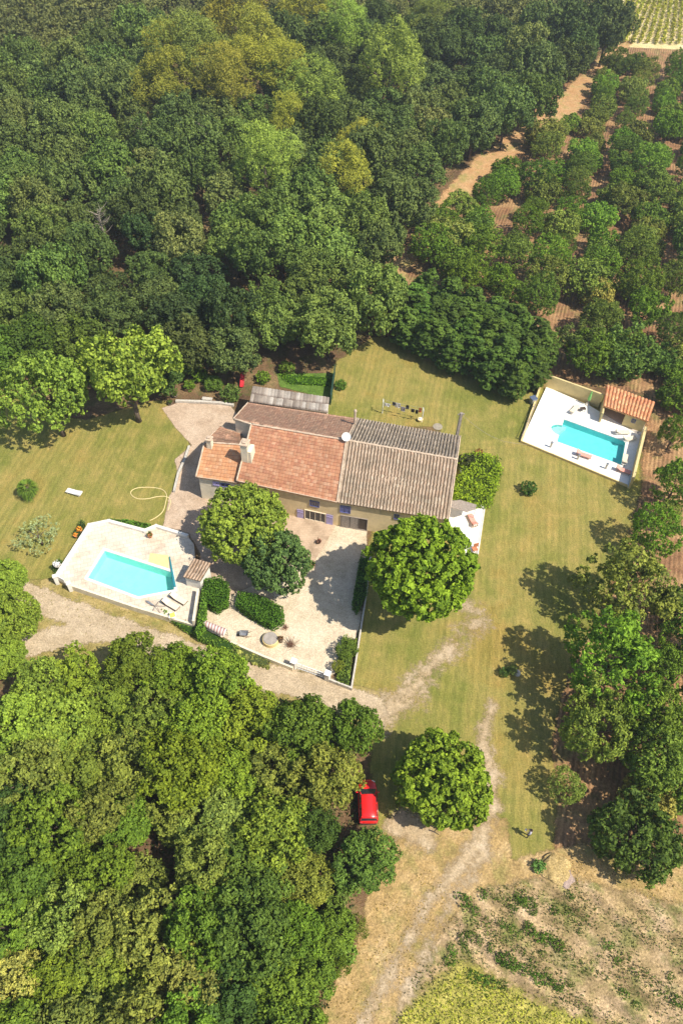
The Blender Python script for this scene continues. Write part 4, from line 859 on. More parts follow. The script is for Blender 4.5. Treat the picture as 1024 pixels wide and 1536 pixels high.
pot(421,958,0,.26,.6,'darkstone','brown barrel beside the round well',None,(.15,.08,.04)); pot(262,592,0,.35,.4,'darkstone','dark pot on the rear gravel by the wood'); pot(255,604,0,.3,.35,'darkstone','dark tub at the edge of the rear gravel')
# ------------------------------------------------------------------ right-hand pool enclosure
c0,c1=G(819,580,ZD),G(781.6,661.7,ZD); w0,w1=G(968,641,ZD+1.6),G(950,715,ZD+1.6); c2=np.array([w1[0],w1[1],ZD]); c3=np.array([w0[0],w0[1],ZD])
rp=RPF
pr=pool(rp,ZD,'bright turquoise rectangular pool with a rounded step, set in the white deck',.85,(.34,.68,.68),(.58,.91,.92))
b=MB(); ar_=[mid+sy*(.93*math.cos(a))+ax*(.93*math.sin(a))*1.3 for a in np.linspace(0,math.pi,9)]; b.prism([p[:2] for p in ar_],ZD-.84,ZD-.28); b.build('entry_step',M['white_wall'],pr)
k_out=offset(rp,.302); c4=G(903.5,608,ZD)
o=slab_with_hole([p[:2] for p in (c0,c1,c2,c3,c3+(c0-c3)*.55+(c0-c1)*.06)],[p[:2] for p in k_out],0,ZD,MB()).build('pool_deck',paving_mat('white_deck',(.88,.85,.78),(.84,.81,.74),.6,.8,R_(-24))); struct(o)
e=lambda p,z:np.array([p[0],p[1],z])
bw=MB(); A_=G(816,560,ZD+1.9);B_=G(903,591,ZD+1.9)
tag(MB().wallline([A_,B_],.24,0,ZD+1.9).build('deck_back_wall',M['yellow_wall']),'yellow wall along the back of the white pool deck','wall')
dd=(c1-A_);dd[2]=0;L=np.linalg.norm(dd);dd/=L; nn2=np.array([-dd[1],dd[0],0])*.12
q=[A_+dd*.13,A_+dd*2.2,c1]; V=[]
hs=[ZD+1.88,ZD+.25,ZD+.06]
b=MB()
for (p,h1),(r_,h2) in zip(list(zip(q,hs))[:-1],list(zip(q,hs))[1:]):
    pts=[p-nn2,r_-nn2,r_+nn2,p+nn2]; hh=[h1,h2,h2,h1]; b.add([(x[0],x[1],0) for x in pts]+[(x[0],x[1],z) for x,z in zip(pts,hh)],[(3,2,1,0),(4,5,6,7),(0,1,5,4),(1,2,6,5),(2,3,7,6),(3,0,4,7)])
tag(b.build('deck_side_wall',M['yellow_wall']),'low yellow wall stepping down along the lawn side of the white deck','wall')
tag(MB().wallline([c1+np.array([.1,0,0]),c2],.14,0,ZD+.03).build('deck_edge_wall',M['yellow_wall']),'low kerb wall along the front of the white deck','wall')
tag(MB().wallline([w0,w1],.30,0,ZD+1.6).build('deck_end_wall',M['yellow_wall']),'tall yellow wall shading the end of the white deck','wall')
ph=thing('pool_house',G(935,630),'open pool house with orange tiled roof at the back of the white deck','pool house')
rf=[G(903.6,609,ZD+2.0),G(971.5,633,ZD+2.0),G(981.8,603.5,ZD+2.6),G(909,577,ZD+2.6)]
roof('roof',rf,'canal',M['tile_pool'],ph,rib=.42,course=.45)
du=(rf[1]-rf[0]);du/=np.linalg.norm(du);dv=(rf[3]-rf[0]);dv[2]=0;dv/=np.linalg.norm(dv)
a0,a1,a2,a3=rf[0]+du*.2+dv*.2,rf[1]-du*.2+dv*.2,rf[2]-du*.2-dv*.15,rf[3]+du*.2-dv*.15; an=math.atan2(du[1],du[0])
b=MB(); zt=ZD+1.9
b.prism([x[:2] for x in (a3-dv*.2,a2-dv*.2,a2,a3)],0,ZD+2.42); b.prism([x[:2] for x in (a0-du*.1-dv*1.0,a0+du*.1-dv*1.0,a3+du*.1-dv*.202,a3-du*.1-dv*.202)],0,[ZD+1.55,ZD+1.55,ZD+2.3,ZD+2.3])
m_=a0+(a1-a0)*.52; b.prism([x[:2] for x in (m_,a1,a2-dv*.203,m_+(a2-a1)*.93)],0,[zt-.02,zt-.02,ZD+2.36,ZD+2.36]); b.build('wall',M['yellow_wall'],ph)
pc=m_+(a1-m_)*.45-dv*.03; f=MB().box((pc[0],pc[1],ZD+1.25),(.5,.06,.6),an).build('window',M['blue'],ph); MB().box((pc[0]-dv[0]*.02,pc[1]-dv[1]*.02,ZD+1.25),(.38,.06,.48),an).build('pane',M['glass'],f)
# the gap under the porch floor
struct(MB().prism([x[:2] for x in (c0+(c3-c0)*.56+(c0-c1)*.061,c3,a2,a3)],0,ZD-.006).build('porch_floor',simple('porch_floor',(.50,.44,.38),.8,.1)))
lg((868,606),(855,620),ZD,'cream','cream sun lounger by the green parasol on the white deck',GR,raised=.2); lg((941,648),(925,648),ZD,'cream','cream sun lounger in front of the pool house cabin',GR); lg((951,656),(936,659),ZD,'cream','cream sun lounger second from the pool house cabin',GR)
lg((938,680),(935,697),ZD,'cream','cream sun lounger across the shaded end of the deck',GR); lg((884,685),(866,679),ZD,'pinkcloth','pink sun lounger alone on the lawn-side edge of the deck',GR,frame='wood'); lg((945,709),(925,702),ZD,'pinkcloth','pink sun lounger in the shaded front corner of the deck',GR,frame='wood')
p=G(880,607,ZD); t=thing('parasol',(p[0],p[1],ZD),'closed green parasol standing on the white deck by the back wall','parasol'); MB().cyl((p[0],p[1],ZD),(p[0],p[1],ZD+2.3),.03).build('pole',M['metal'],t)
MB().lathe((p[0],p[1],ZD+.8),[(.16,0),(.20,.2),(.17,.7),(.10,1.2),(.03,1.5)],9).build('canopy',M['green'],t); MB().lathe((p[0],p[1],ZD),[(.3,0),(.3,.08),(.06,.12)],14).build('base',M['stone'],t)
p=G(874,612,ZD+.5); t=thing('side_table',(p[0],p[1],ZD),'dark low table in the shade beside the green parasol','table'); MB().box((p[0],p[1],ZD+.45),(.7,.5,.05),.2).build('table_top',M['darkwood'],t)
for sx in (-1,1):
    for s2 in (-1,1): MB().box((p[0]+sx*.28,p[1]+s2*.18,ZD+.212),(.05,.05,.42)).build('leg',M['darkwood'],t)
for i,(a,b_) in enumerate([(825.5,670),(866,688),(908,702)]):
    p=G(a,b_,ZD+.1); t=thing('deck_post',(p[0],p[1],ZD),['grey stub post nearest the lawn corner of the white deck','grey stub post beside the lone pink lounger','grey stub post nearest the shaded end of the deck'][i],'post','stub posts along the deck edge')
    MB().cyl((p[0],p[1],ZD),(p[0],p[1],ZD+.85),.13,n=12).build('post',M['stone'],t); MB().cyl((p[0],p[1],ZD+.853),(p[0],p[1],ZD+.93),.18,.12,12).build('cap',M['metal'],t)
p=G(799,600,.5); t=thing('pump_box',(p[0],p[1],0),'blue-grey pump box outside the deck corner','box'); MB().box((p[0],p[1],.42),(.75,.7,.84),.45).build('body',M['metal'],t,bevel=.03); MB().box((p[0],p[1],.88),(.85,.8,.07),.45).build('lid',simple('lid_blue',(.10,.13,.20),.4),t)
t=thing('rail_fence',G(790,637),'low rail fence on three posts outside the white deck','fence'); ps=[G(800,614.6),G(790.5,636.8),G(780.5,660)]
for p in ps: MB().box((p[0],p[1],.5),(.10,.10,1.0),.4).build('post',M['greywood'],t)
for z in (.45,.85): MB().tube([e(ps[0],z),e(ps[1],z),e(ps[2],z)],.035,5).build('rail',M['greywood'],t)
t=thing('metal_gate',G(947,716),'pale blue metal gate at the shaded front corner of the deck','gate'); p,r_=G(947,706,ZD+.9),G(944,724,ZD+.9); f=MB()
for z in (ZD+.2,ZD+1.): f.tube([e(p,z),e(r_,z)],.035,5)
for k in range(7): f.tube([e(p+(r_-p)*k/6,ZD+.05),e(p+(r_-p)*k/6,ZD+1.05)],.02,5)
f.build('bars',simple('pale_blue_paint',(.35,.48,.62),.5),t)
# ------------------------------------------------------------------ barn patio and drying line
struct(MB().prism([g2(668,748),g2(727,757),g2(716,832),g2(680,832)],0,.16).build('barn_patio',simple('white_patio',(.80,.77,.70),.8,.05,2)))
tag(MB().wallline([G(727,757),G(716,832)],.12,0,.24).build('patio_edge',M['white_wall']),'white kerb on the lawn side of the barn patio','kerb')
lg((705,773),(712,787),.16,'pinkcloth','pinkish sun lounger on the bright patio beside the barn',None,frame='wood')
p=G(712,822,.7); t=thing('garden_chair',(p[0],p[1],.16),'reddish-brown chair at the patio edge beside the domed tree','chair'); MB().box((p[0],p[1],.58),(.55,.55,.07),.3).build('seat',M['terracotta'],t); MB().box((p[0]+.1,p[1]+.26,.9),(.55,.07,.6),.3).build('backrest',M['terracotta'],t)
for sx in (-1,1):
    for s2 in (-1,1): MB().box((p[0]+sx*.2,p[1]+s2*.2,.35),(.05,.05,.38)).build('leg',M['wood'],t)
t=thing('patio_canopy',G(693,758),'ragged grey shade net over the patio corner by the barn','canopy'); cp=[G(672,752,2.),G(690,749,2.1),G(714,757,2.),G(712,765,1.9),G(699,769,1.9),G(672,760,2.)]
MB().prism([p[:2] for p in cp],1.98,2.02).build('cloth',M['greywood'],t)
for p in (cp[2],cp[3]): MB().cyl((p[0],p[1],.16),(p[0],p[1],1.98),.03).build('pole',M['metal'],t)
q=[G(689,703,.6),G(708,706,.6),G(703,714,.6),G(692,712,.6)]; tag(MB().prism([p[:2] for p in q],.0,.62).build('stone_slab',M['metal']),'flat grey slab between the creeper and the barn gable','slab')
place('bush',699,692,13,(.03,.035,.015),'nearly black shrub between the barn gable and the creeper','bush','bush')
place('bush',718,681,8,(.20,.12,.05),'reddish low shrub above the creeper','bush','bush')
t=thing('clothes_line',G(600,625),'clothes drying on a line between posts behind the barn','clothes line'); b1,b2=G(573,620),G(632,633)
for p in (b1,b2):
    MB().cyl((p[0],p[1],0),(p[0],p[1],2.15),.05).build('post',M['white'],t); 
for o_ in (-.25,.25): MB().tube([e(b1+np.array([0,o_,0]),2.1),e((b1+b2)/2+np.array([0,o_,0]),1.98),e(b2+np.array([0,o_,0]),2.1)],.012,4).build('line',M['metal'],t)
for p in (b1,b2): MB().box((p[0],p[1],2.1),(.06,.7,.06)).build('crossbar',M['white'],t)
cl=[(.10,.75,'linen',.5,'white towel nearest the far post'),(.27,.4,'darkcloth',.6,'small dark garment between white laundry'),(.37,.7,'linen',.85,'large white sheet on the drying line'),(.50,.55,'greycloth',.8,'lilac-grey sheet on the drying line'),(.61,.4,'darkcloth',.7,'black garment in the middle of the line'),(.74,.45,'darkcloth',.55,'black shirt near the basket end'),(.84,.35,'black',.7,'black trousers beside the red garment'),(.93,.35,'orange',.8,'red-orange garment at the basket end')]
dl=(b2-b1);Ll=np.linalg.norm(dl);dl/=Ll; la=math.atan2(dl[1],dl[0])
for k,wd,mt,hh,lb in cl:
    p=b1+dl*Ll*k; b=MB(); nS=6; s_=.25*(1 if int(k*100)%2 else -1); V=[]
    for i in range(nS+1):
        x=(i/nS-.5)*wd; 
        for z,yy in ((2.03,0),(2.03-hh*.5,.05*math.sin(i*2)),(2.03-hh,.09*math.sin(i*2.3+1))): V.append((p[0]+dl[0]*x-dl[1]*yy,p[1]+s_+dl[1]*x+dl[0]*yy+(.35 if z<1.9 else 0)*hh*(2.03-z)*.5,z))
    F_=[]
    for i in range(nS):
        for j in range(2): a=i*3+j; F_.append((a,a+3,a+4,a+1))
    o=b.add(V,F_).build('laundry',M[mt]); o.modifiers.new('thick','SOLIDIFY').thickness=.02; tag(o,lb,'laundry','laundry on the drying line')
p=G(630,629,.3); t=thing('laundry_basket',(p[0],p[1],0),'pale yellow basket under the end of the clothes line','basket'); MB().lathe((p[0],p[1],0),[(.24,0),(.34,.35),(.36,.35),(.36,.39),(.3,.39)],14).build('basket',M['hose'],t); MB().lathe((p[0],p[1],.3),[(.28,0),(.22,.12),(.1,.16)],10).build('linen',M['linen'],t)
p=G(656,640); tag(MB().lathe((p[0],p[1],.0),[(.6,.0),(.6,.03),(.45,.045),(.05,.045)],24).build('manhole_cover',simple('dull_cover',(.30,.26,.20),.9,.2)),'round grey cover set in the lawn behind the barn','cover')
tag(MB().wallline([G(502,562),G(495.5,607)],.10,0,1.7).build('mesh_screen',simple('dark_green_screen',(.02,.06,.04),.8,.2)),'dark green screen fence beside the lush weeds','fence')
# ------------------------------------------------------------------ yard
wp=G(405.7,957,.6); t=thing('well',(wp[0],wp[1],0),'round covered stone well in the gravel yard','well'); MB().lathe((wp[0],wp[1],0),[(.80,0),(.80,.5),(.74,.52),(.3,.52)],28).build('wall',M['yellow_wall'],t); MB().lathe((wp[0],wp[1],.52),[(.70,0),(.72,.03),(.70,.08),(.02,.09)],28).build('lid',simple('well_lid',(.34,.30,.26),.8,.15),t)
def brush(px,py,r,label,seed,col):
    p=G(px,py,.3); t=thing('dry_shrub',(p[0],p[1],0),label,'shrub'); rg=random.Random(seed); b=MB()
    for i in range(70):
        a=rg.uniform(0,6.28);el=rg.uniform(.15,1.3);L=r*rg.uniform(.6,1.2); d=Vector((math.cos(a)*math.cos(el),math.sin(a)*math.cos(el),math.sin(el)))
        b.tube([Vector((p[0]+rg.uniform(-.3,.3)*r,p[1]+rg.uniform(-.3,.3)*r,0)),Vector((p[0],p[1],0))+d*L*.6,Vector((p[0],p[1],.05))+d*L],[.018,.012,.006],4)
    b.build('twigs',simple('dry_twigs',col,.9,.3),t)
brush(436,966,1.0,'dry brown leafless shrub beside the well',1,(.22,.12,.08)); brush(428,940,.5,'small dry twig tuft above the well',2,(.30,.18,.12))
p=G(366,951,.4); t=thing('wheelbarrow',(p[0],p[1],0),'small grey wheelbarrow left in the gravel yard','wheelbarrow'); b=MB(); V=[]
for z,a,c in ((.3,.22,.16),(.62,.42,.3)): V+=[(p[0]-a,p[1]-c,z),(p[0]+a,p[1]-c,z),(p[0]+a,p[1]+c,z),(p[0]-a,p[1]+c,z)]
b.add(V,[(3,2,1,0),(0,1,5,4),(1,2,6,5),(2,3,7,6),(3,0,4,7)]).build('tray',M['metal'],t).modifiers.new('s','SOLIDIFY').thickness=.03
MB().tube([(p[0]-.5,p[1],.2),(p[0],p[1]+.2,.3),(p[0]+.8,p[1]+.28,.5)],.025,5).tube([(p[0]-.5,p[1],.2),(p[0],p[1]-.2,.3),(p[0]+.8,p[1]-.28,.5)],.025,5).tube([(p[0]+.3,p[1]+.22,.3),(p[0]+.32,p[1]+.22,0)],.02,5).tube([(p[0]+.3,p[1]-.22,.3),(p[0]+.32,p[1]-.22,0)],.02,5).build('handles',M['wood'],t)
MB().cyl((p[0]-.5,p[1]-.05,.19),(p[0]-.5,p[1]+.05,.19),.19,n=14).build('wheel',M['black'],t)
# striped canopy seat
k=N('striped_canvas'); wv_=k.n('ShaderNodeTexWave',wave_type='BANDS',bands_direction='X'); k.l(k.uv(),wv_.inputs[0]); wv_.inputs['Scale'].default_value=2.4; k.base(k.ramp(wv_.outputs[1],[(.45,(.42,.24,.22)),(.55,(.74,.64,.58))]),.9,.1); M['stripe']=k.m
sq=[G(304.5,938,1.2),G(336,955,1.2),G(340,943,1.35),G(306,930,1.35)]; t=thing('garden_swing',G(322,946),'striped canopy of a garden swing seat beside the hedge','garden swing')
Vc=[];
for i in range(13):
    u_=i/12; a=sq[0]+(sq[1]-sq[0])*u_; b_=sq[3]+(sq[2]-sq[3])*u_
    for v_ in (0,.5,1): Vc.append(a+(b_-a)*v_+np.array([0,0,.12*math.sin(math.pi*v_)]))
Fc=[(i*3+j,i*3+3+j,i*3+4+j,i*3+1+j) for i in range(12) for j in range(2)]
me=mesh_np('canopy',Vc,Fc,M['stripe'],uv=[(i/12,j/2) for i in range(13) for j in range(3)]); o=link('canopy',me,t); o.modifiers.new('s','SOLIDIFY').thickness=.04
f=MB()
for p in sq: f.tube([e(p,0),e(p,1.2)],.03,6)
f.build('frame',M['metal'],t); cc=sum(sq)/4; sa=math.atan2((sq[1]-sq[0])[1],(sq[1]-sq[0])[0]); MB().box((cc[0],cc[1],.45),(1.8,.5,.08),sa).build('seat',M['cream'],t)
# yard walls and gate
wall_thing('yard_wall',[G(347,963,.5),G(395,984,.5),G(438,1001,.5)],.2,0,.55,'stucco_pale','low wall between the yard and the spiky ground plants')
wall_thing('boundary_wall',[G(493,1019,.4),G(527,1032,.4),G(534,990,.4),(G(543,930,.4)),G(551,880,.4),G(556,830,.4)],.16,0,.5,'stone','thin boundary wall between the gravel yard and the open grass')
t=thing('yard_gate',G(466,1008),'white bar gate between square pillars at the yard entrance','gate'); g1,gg2=G(441,1001),G(491,1019)
for p in (g1,gg2):
    o=MB().box((p[0],p[1],.6),(.48,.48,1.2),-.35).build('pillar',M['white_wall'],t,bevel=.03); MB().box((p[0],p[1],1.24),(.58,.58,.08),-.35).build('cap',M['white'],o)
dg=(gg2-g1);Lg=np.linalg.norm(dg);dg/=Lg; f=MB()
for z in (.15,.62,1.02): f.tube([e(g1+dg*.3,z),e(gg2-dg*.3,z)],.04,6)
for i in range(12): p=g1+dg*(.3+(Lg-.6)*i/11); f.tube([e(p,.12),e(p,1.04)],.022,5)
f.build('gate_bars',M['white'],t)
# rear gravel edge, bench and red slide
wall_thing('stone_border',[G(266,603),G(300,604),G(330,606),G(349,609)],.35,0,.3,'stone','rough stone border along the back of the rear gravel')
p=G(311,599,.3); t=thing('stone_bench',(p[0],p[1],0),'stone bench between shrubs behind the rear gravel','bench'); MB().box((p[0],p[1],.42),(1.3,.5,.1),-.1).build('seat',M['stone'],t,bevel=.02)
for s_ in (-.45,.45): MB().box((p[0]+s_,p[1],.185),(.16,.4,.366),-.1).build('support',M['stone'],t)
wall_thing('lawn_kerb',[G(284,672),G(278,690),G(268,712),G(262,738)],.25,0,.35,'stone','stone kerb where the lawn drops to the house-side gravel')
p=G(365,562,.6); t=thing('garden_slide',(p[0],p[1],0),'red plastic slide in the shade of the wood edge','slide')
V=[];pr_=[(0,1.3),(.35,1.25),(1.,.7),(1.6,.3),(2.,.2)]
for y_,z in pr_: V+=[(p[0]-.28,p[1]-y_,z+.14),(p[0]-.22,p[1]-y_,z),(p[0]+.22,p[1]-y_,z),(p[0]+.28,p[1]-y_,z+.14)]
F_=[(i*4+j,i*4+j+1,i*4+5+j,i*4+4+j) for i in range(4) for j in range(3)]; MB().add(V,F_).build('chute',M['redplastic'],t).modifiers.new('s','SOLIDIFY').thickness=.04
f=MB()
for s_ in (-.24,.24): f.tube([(p[0]+s_,p[1]+.5,0),(p[0]+s_,p[1]+.02,1.4)],.03,6)
for i in range(4): f.tube([(p[0]-.24,p[1]+.4-.1*i,.3+.28*i),(p[0]+.24,p[1]+.4-.1*i,.3+.28*i)],.02,5)
f.build('ladder',M['metal'],t)
# lawn things
lg((103,735.5),(119,740),0,'linen','white sun lounger alone on the green lawn near the palm',None,raised=.2)
hp=[(225,781),(236,775),(245,766),(249,752),(250,742),(243,734),(225,731),(206,732),(197,737),(198,743),(207,748),(222,748),(236,745),(250,745),(256,752),(252,766)]
def smooth(pts,n=6):
    out=[];P=[np.array(p,float) for p in pts]
    for i in range(len(P)-1):
        a,b,c,d=P[max(i-1,0)],P[i],P[i+1],P[min(i+2,len(P)-1)]
        for k in range(n):
            t=k/n; out.append(.5*((2*b)+(c-a)*t+(2*a-5*b+4*c-d)*t*t+(3*b-a-3*c+d)*t**3))
    return out+[P[-1]]
tag(MB().tube([G(a,b,.04) for a,b in smooth(hp)],.045,6).build('garden_hose',M['hose']),'yellow garden hose looped on the lawn above the pool terrace','hose')
for a,b,q in ((755,1008,'darker of the two small plants in the middle of the dry lawn'),(769,1005,'lighter small plant beside a pale stone on the dry lawn')): place('bush',a,b,8,OAKD if 'dark' in q else OLV,q,'small_plant','plant')
def rock(px,py,r,mat,label,seed,fl=.6):
    p=G(px,py,0); rg=random.Random(seed); b=bmesh.new(); bmesh.ops.create_icosphere(b,subdivisions=3,radius=r)
    from mathutils import noise as nz
    for v in b.verts: k=1+.35*nz.noise(v.co*1.6/r+Vector((seed,0,0)))+.12*nz.noise(v.co*5/r); v.co*=k; v.co.z*=fl
    me=bpy.data.meshes.new('rock'); b.to_mesh(me); me.materials.append(M[mat]); o=link('rock',me); o.location=(p[0],p[1],r*fl*.3); return o
tag(rock(775,1010,.35,'stone','',3),'pale stone beside two small plants on the dry lawn','stone')
o=rock(833,1303,1.2,'hay','',5,.34); o.name='hay_heap'; tag(o,'rounded heap of golden hay at the corner of the lawn','hay heap')
o=rock(845,1316,.75,'darkstone2','',8,.25); o.name='rubble_heap'; tag(o,'pinkish-grey stone lump at the foot of the hay heap','stone')
place('bush',808,1300,9,(.09,.17,.05),'bluish-green weed beside the hay heap','bush','bush')
a,b_=G(643,1245,.05),G(658,1252,.05); tag(MB().tube([a,(a+b_)/2+np.array([.02,.05,.03]),b_],[.05,.04,.02],6).tube([(a+b_)/2,(a+b_)/2+np.array([.3,.35,.05])],[.03,.01],5).build('fallen_branch',M['darkwood']),'short fallen branch on the ground below the bright round tree','branch')
# ------------------------------------------------------------------ car
def car(px0,px1):
    a,b=G(*px0,.5),G(*px1,.5); c=(a+b)/2; d=a-b; rz=math.atan2(d[1],d[0])-math.pi/2
    t=thing('parked_car',(c[0],c[1],0),'red hatchback parked under the grove trees by the track','car',None,rz)
    def add(mb,name,mat,par=t,**k): o=mb.build(name,M[mat],None,**k); o.parent=par; return o
    S=[(-1.84,.62,.34,.74),(-1.80,.76,.26,.90),(-1.45,.81,.22,.97),(-.7,.825,.2,.97),(.2,.825,.2,.95),(.85,.82,.22,.91),(1.3,.79,.24,.84),(1.6,.71,.27,.75),(1.78,.58,.32,.64),(1.85,.42,.38,.56)]
    V=[];Fs=[]
    for y,w_,z0,z1 in S:
        V+=[(-w_*.9,y,z0),(-w_,y,z0+.22),(-w_*1.0,y,z1-.16),(-w_*.90,y,z1-.02),(-w_*.45,y,z1+.035),(0,y,z1+.045),(w_*.45,y,z1+.035),(w_*.90,y,z1-.02),(w_*1.0,y,z1-.16),(w_,y,z0+.22),(w_*.9,y,z0)]
    n=11
    for i in range(len(S)-1):
        for j in range(n): Fs.append((i*n+(j+1)%n,i*n+j,(i+1)*n+j,(i+1)*n+(j+1)%n))
    Fs+=[tuple(range(n)),tuple(reversed([(len(S)-1)*n+j for j in range(n)]))]
    o=add(MB().add(V,Fs),'body','red',smooth=True); o.modifiers.new('s','SUBSURF').render_levels=1; o.modifiers['s'].levels=1
    # glasshouse
    B=[(-.74,-1.72,.93),(.74,-1.72,.93),(.76,.92,.93),(-.76,.92,.93)]; T=[(-.58,-1.50,1.40),(.58,-1.50,1.40),(.59,.28,1.41),(-.59,.28,1.41)]
    add(MB().add(B+T,[(4,5,6,7),(0,1,5,4),(1,2,6,5),(2,3,7,6),(3,0,4,7)]),'window','glass')
    p=MB()
    for i in range(4): p.tube([Vector(B[i])+Vector((0,0,-.02)),Vector(T[i])],[.05,.045],6)
    for s_ in (-1,1): p.tube([Vector((s_*.755,-.35,.93)),Vector((s_*.595,-.42,1.4))],.035,6); p.tube([Vector((s_*.75,-1.72,.94)),Vector((s_*.77,.9,.94))],.03,6)
    add(p,'pillars','red',smooth=True)
    V=[];ys=[-1.66,-1.55,-1.,-.4,.1,.27,.33]; hs_=[1.36,1.42,1.455,1.465,1.45,1.43,1.41]
    for y,h in zip(ys,hs_): V+=[(-.62,y,h-.06),(-.56,y,h-.01),(0,y,h+.02),(.56,y,h-.01),(.62,y,h-.06)]
    Fs=[(i*5+j,i*5+j+1,i*5+6+j,i*5+5+j) for i in range(len(ys)-1) for j in range(4)]
    o=add(MB().add(V,Fs),'roof','red',smooth=True); m_=o.modifiers.new('t','SOLIDIFY'); m_.thickness=.04
    add(MB().tube([(-.40,-1.0,1.46),(-.40,-1.03,1.75)],.008,4),'aerial','black')
    for s_ in (-1,1):
        for y in (-1.15,1.12):
            o=add(MB().cyl((s_*.66,y,.29),(s_*.835,y,.29),.29,n=20),'wheel','black'); add(MB().cyl((s_*.80,y,.29),(s_*.842,y,.29),.17,n=12),'rim','metal',par=o)
        add(MB().box((s_*.52,1.64,.62),(.30,.18,.14),-s_*.35),'headlight','white',bevel=.03); add(MB().box((s_*.64,-1.80,.72),(.2,.08,.24)),'tail_light','redplastic',bevel=.02); add(MB().box((s_*.90,.62,.98),(.20,.10,.13)),'wing_mirror','red',bevel=.03)
        add(MB().box((s_*.829,-.05,.62),(.012,.02,.55)),'door_seam','black')
    add(MB().box((0,1.80,.40),(1.0,.10,.12)),'front_grille','black'); add(MB().box((0,-1.84,.45),(1.3,.06,.16)),'rear_bumper','black',bevel=.02); add(MB().tube([(-.55,.93,.98),(-.05,.80,1.03)],.012,4).tube([(.0,.93,.98),(.5,.80,1.03)],.012,4),'wipers','black')
car((550,1170),(552.5,1236))
# ------------------------------------------------------------------ person
def person(px,py):
    p=G(px,py,0); t=thing('person',(p[0],p[1],0),'person in dark clothes standing on the grass holding a pale controller','person',None,math.atan2(.45,-.9)-math.pi/2)
    # +Y is the way the figure faces
    J={'pel':((0,0,.94),.15),'waist':((0,.0,1.08),.135),'chest':((0,.0,1.28),.155),'neck0':((0,-.01,1.45),.07),'neck':((0,.01,1.52),.055),'head':((0,.035,1.62),.095),'crown':((0,.03,1.68),.085)}
    E_=[('pel','waist'),('waist','chest'),('chest','neck0'),('neck0','neck'),('neck','head'),('head','crown')]
    for s_,n in ((-1,'L'),(1,'R')):
        J.update({'sh'+n:((s_*.18,0,1.40),.065),'el'+n:((s_*.25,.06,1.13),.045),'wr'+n:((s_*.10,.28,1.15),.028),'pa'+n:((s_*.08,.34,1.16),.032),
                  'hip'+n:((s_*.10,0,.88),.095),'kn'+n:((s_*.12,.03,.49),.062),'an'+n:((s_*.13,-.01,.09),.042),'toe'+n:((s_*.15,.15,.04),.035)})
        E_+=[('chest','sh'+n),('sh'+n,'el'+n),('el'+n,'wr'+n),('wr'+n,'pa'+n),('pel','hip'+n),('hip'+n,'kn'+n),('kn'+n,'an'+n),('an'+n,'toe'+n)]
        for k in range(5):
            a=(k-2)*.018; L=(.05,.07,.075,.068,.05)[k]
            if k==0: J['f0'+n]=((s_*.05,.36,1.19),.010); J['g0'+n]=((s_*.03,.39,1.20),.009); E_+=[('pa'+n,'f0'+n),('f0'+n,'g0'+n)]; continue
            J['f%d'%k+n]=((s_*(.075+.0)+a*.8,.34+L*.8,1.155-.01*k),.010); J['g%d'%k+n]=((s_*.06+a*.8,.34+L*1.1,1.13-.01*k),.009); E_+=[('pa'+n,'f%d'%k+n),('f%d'%k+n,'g%d'%k+n)]
    names=list(J); me=bpy.data.meshes.new('body'); me.from_pydata([J[k][0] for k in names],[(names.index(a),names.index(b)) for a,b in E_],[])
    o=bpy.data.objects.new('body',me); COL.objects.link(o); sk=o.modifiers.new('skin','SKIN')
    for i,k in enumerate(names): r=J[k][1]; me.skin_vertices[0].data[i].radius=(r*(1.15 if k in('chest','waist','pel') else 1),r)
    me.skin_vertices[0].data[0].use_root=True; o.modifiers.new('s','SUBSURF').levels=2; o.modifiers['s'].render_levels=2
    dg_=bpy.context.evaluated_depsgraph_get(); nm=bpy.data.meshes.new_from_object(o.evaluated_get(dg_)); bpy.data.objects.remove(o)
    nm.name='body'; nm.materials.clear(); nm.materials.append(M['skin']); nm.materials.append(M['darkcloth']); nm.materials.append(M['greycloth'])
    for f in nm.polygons:
        c=f.center; f.use_smooth=True
        f.material_index=1 if (c.z<.99 and c.z>.0) else (2 if c.z<1.47 and (c.y<.12 ) else 0)
    b=link('body',nm,t,False)
    rg=random.Random(2); bm=bmesh.new(); bmesh.ops.create_icosphere(bm,subdivisions=3,radius=.112)
    for v in bm.verts: v.co.y*=1.08; v.co+=Vector((0,.015,1.665))
    bmesh.ops.delete(bm,geom=[v for v in bm.verts if v.co.z<1.63 and v.co.y>.0 or v.co.z<1.58],context='VERTS'); hm=bpy.data.meshes.new('hair'); bm.to_mesh(hm); hm.materials.append(M['hair']); link('hair',hm,t,False)
    # face: nose, eyes, mouth, ears
    f=MB().cyl((0,.125,1.60),(0,.150,1.59),.014,.006,6); f.box((-.1,.03,1.61),(.02,.04,.06)).box((.1,.03,1.61),(.02,.04,.06)); o=f.build('nose_and_ears',M['skin'],None); o.parent=t
    f=MB().box((-.035,.122,1.625),(.022,.012,.012)).box((.035,.122,1.625),(.022,.012,.012)).box((0,.122,1.555),(.05,.012,.01)); o=f.build('eyes_and_mouth',M['hair'],None); o.parent=t
    return t
pe=person(790.5,1255)
cpos=pe.matrix_basis@Vector((0,.41,1.17)); c=thing('remote_controller',cpos,'white controller held in both hands by the person','controller',None,pe.rotation_euler.z)
o=MB().box((0,0,0),(.20,.13,.04)).build('controller_body',M['white'],None,bevel=.015); o.parent=c; o=MB().box((0,.05,.07),(.17,.015,.11)).build('screen',M['glass'],None); o.parent=c
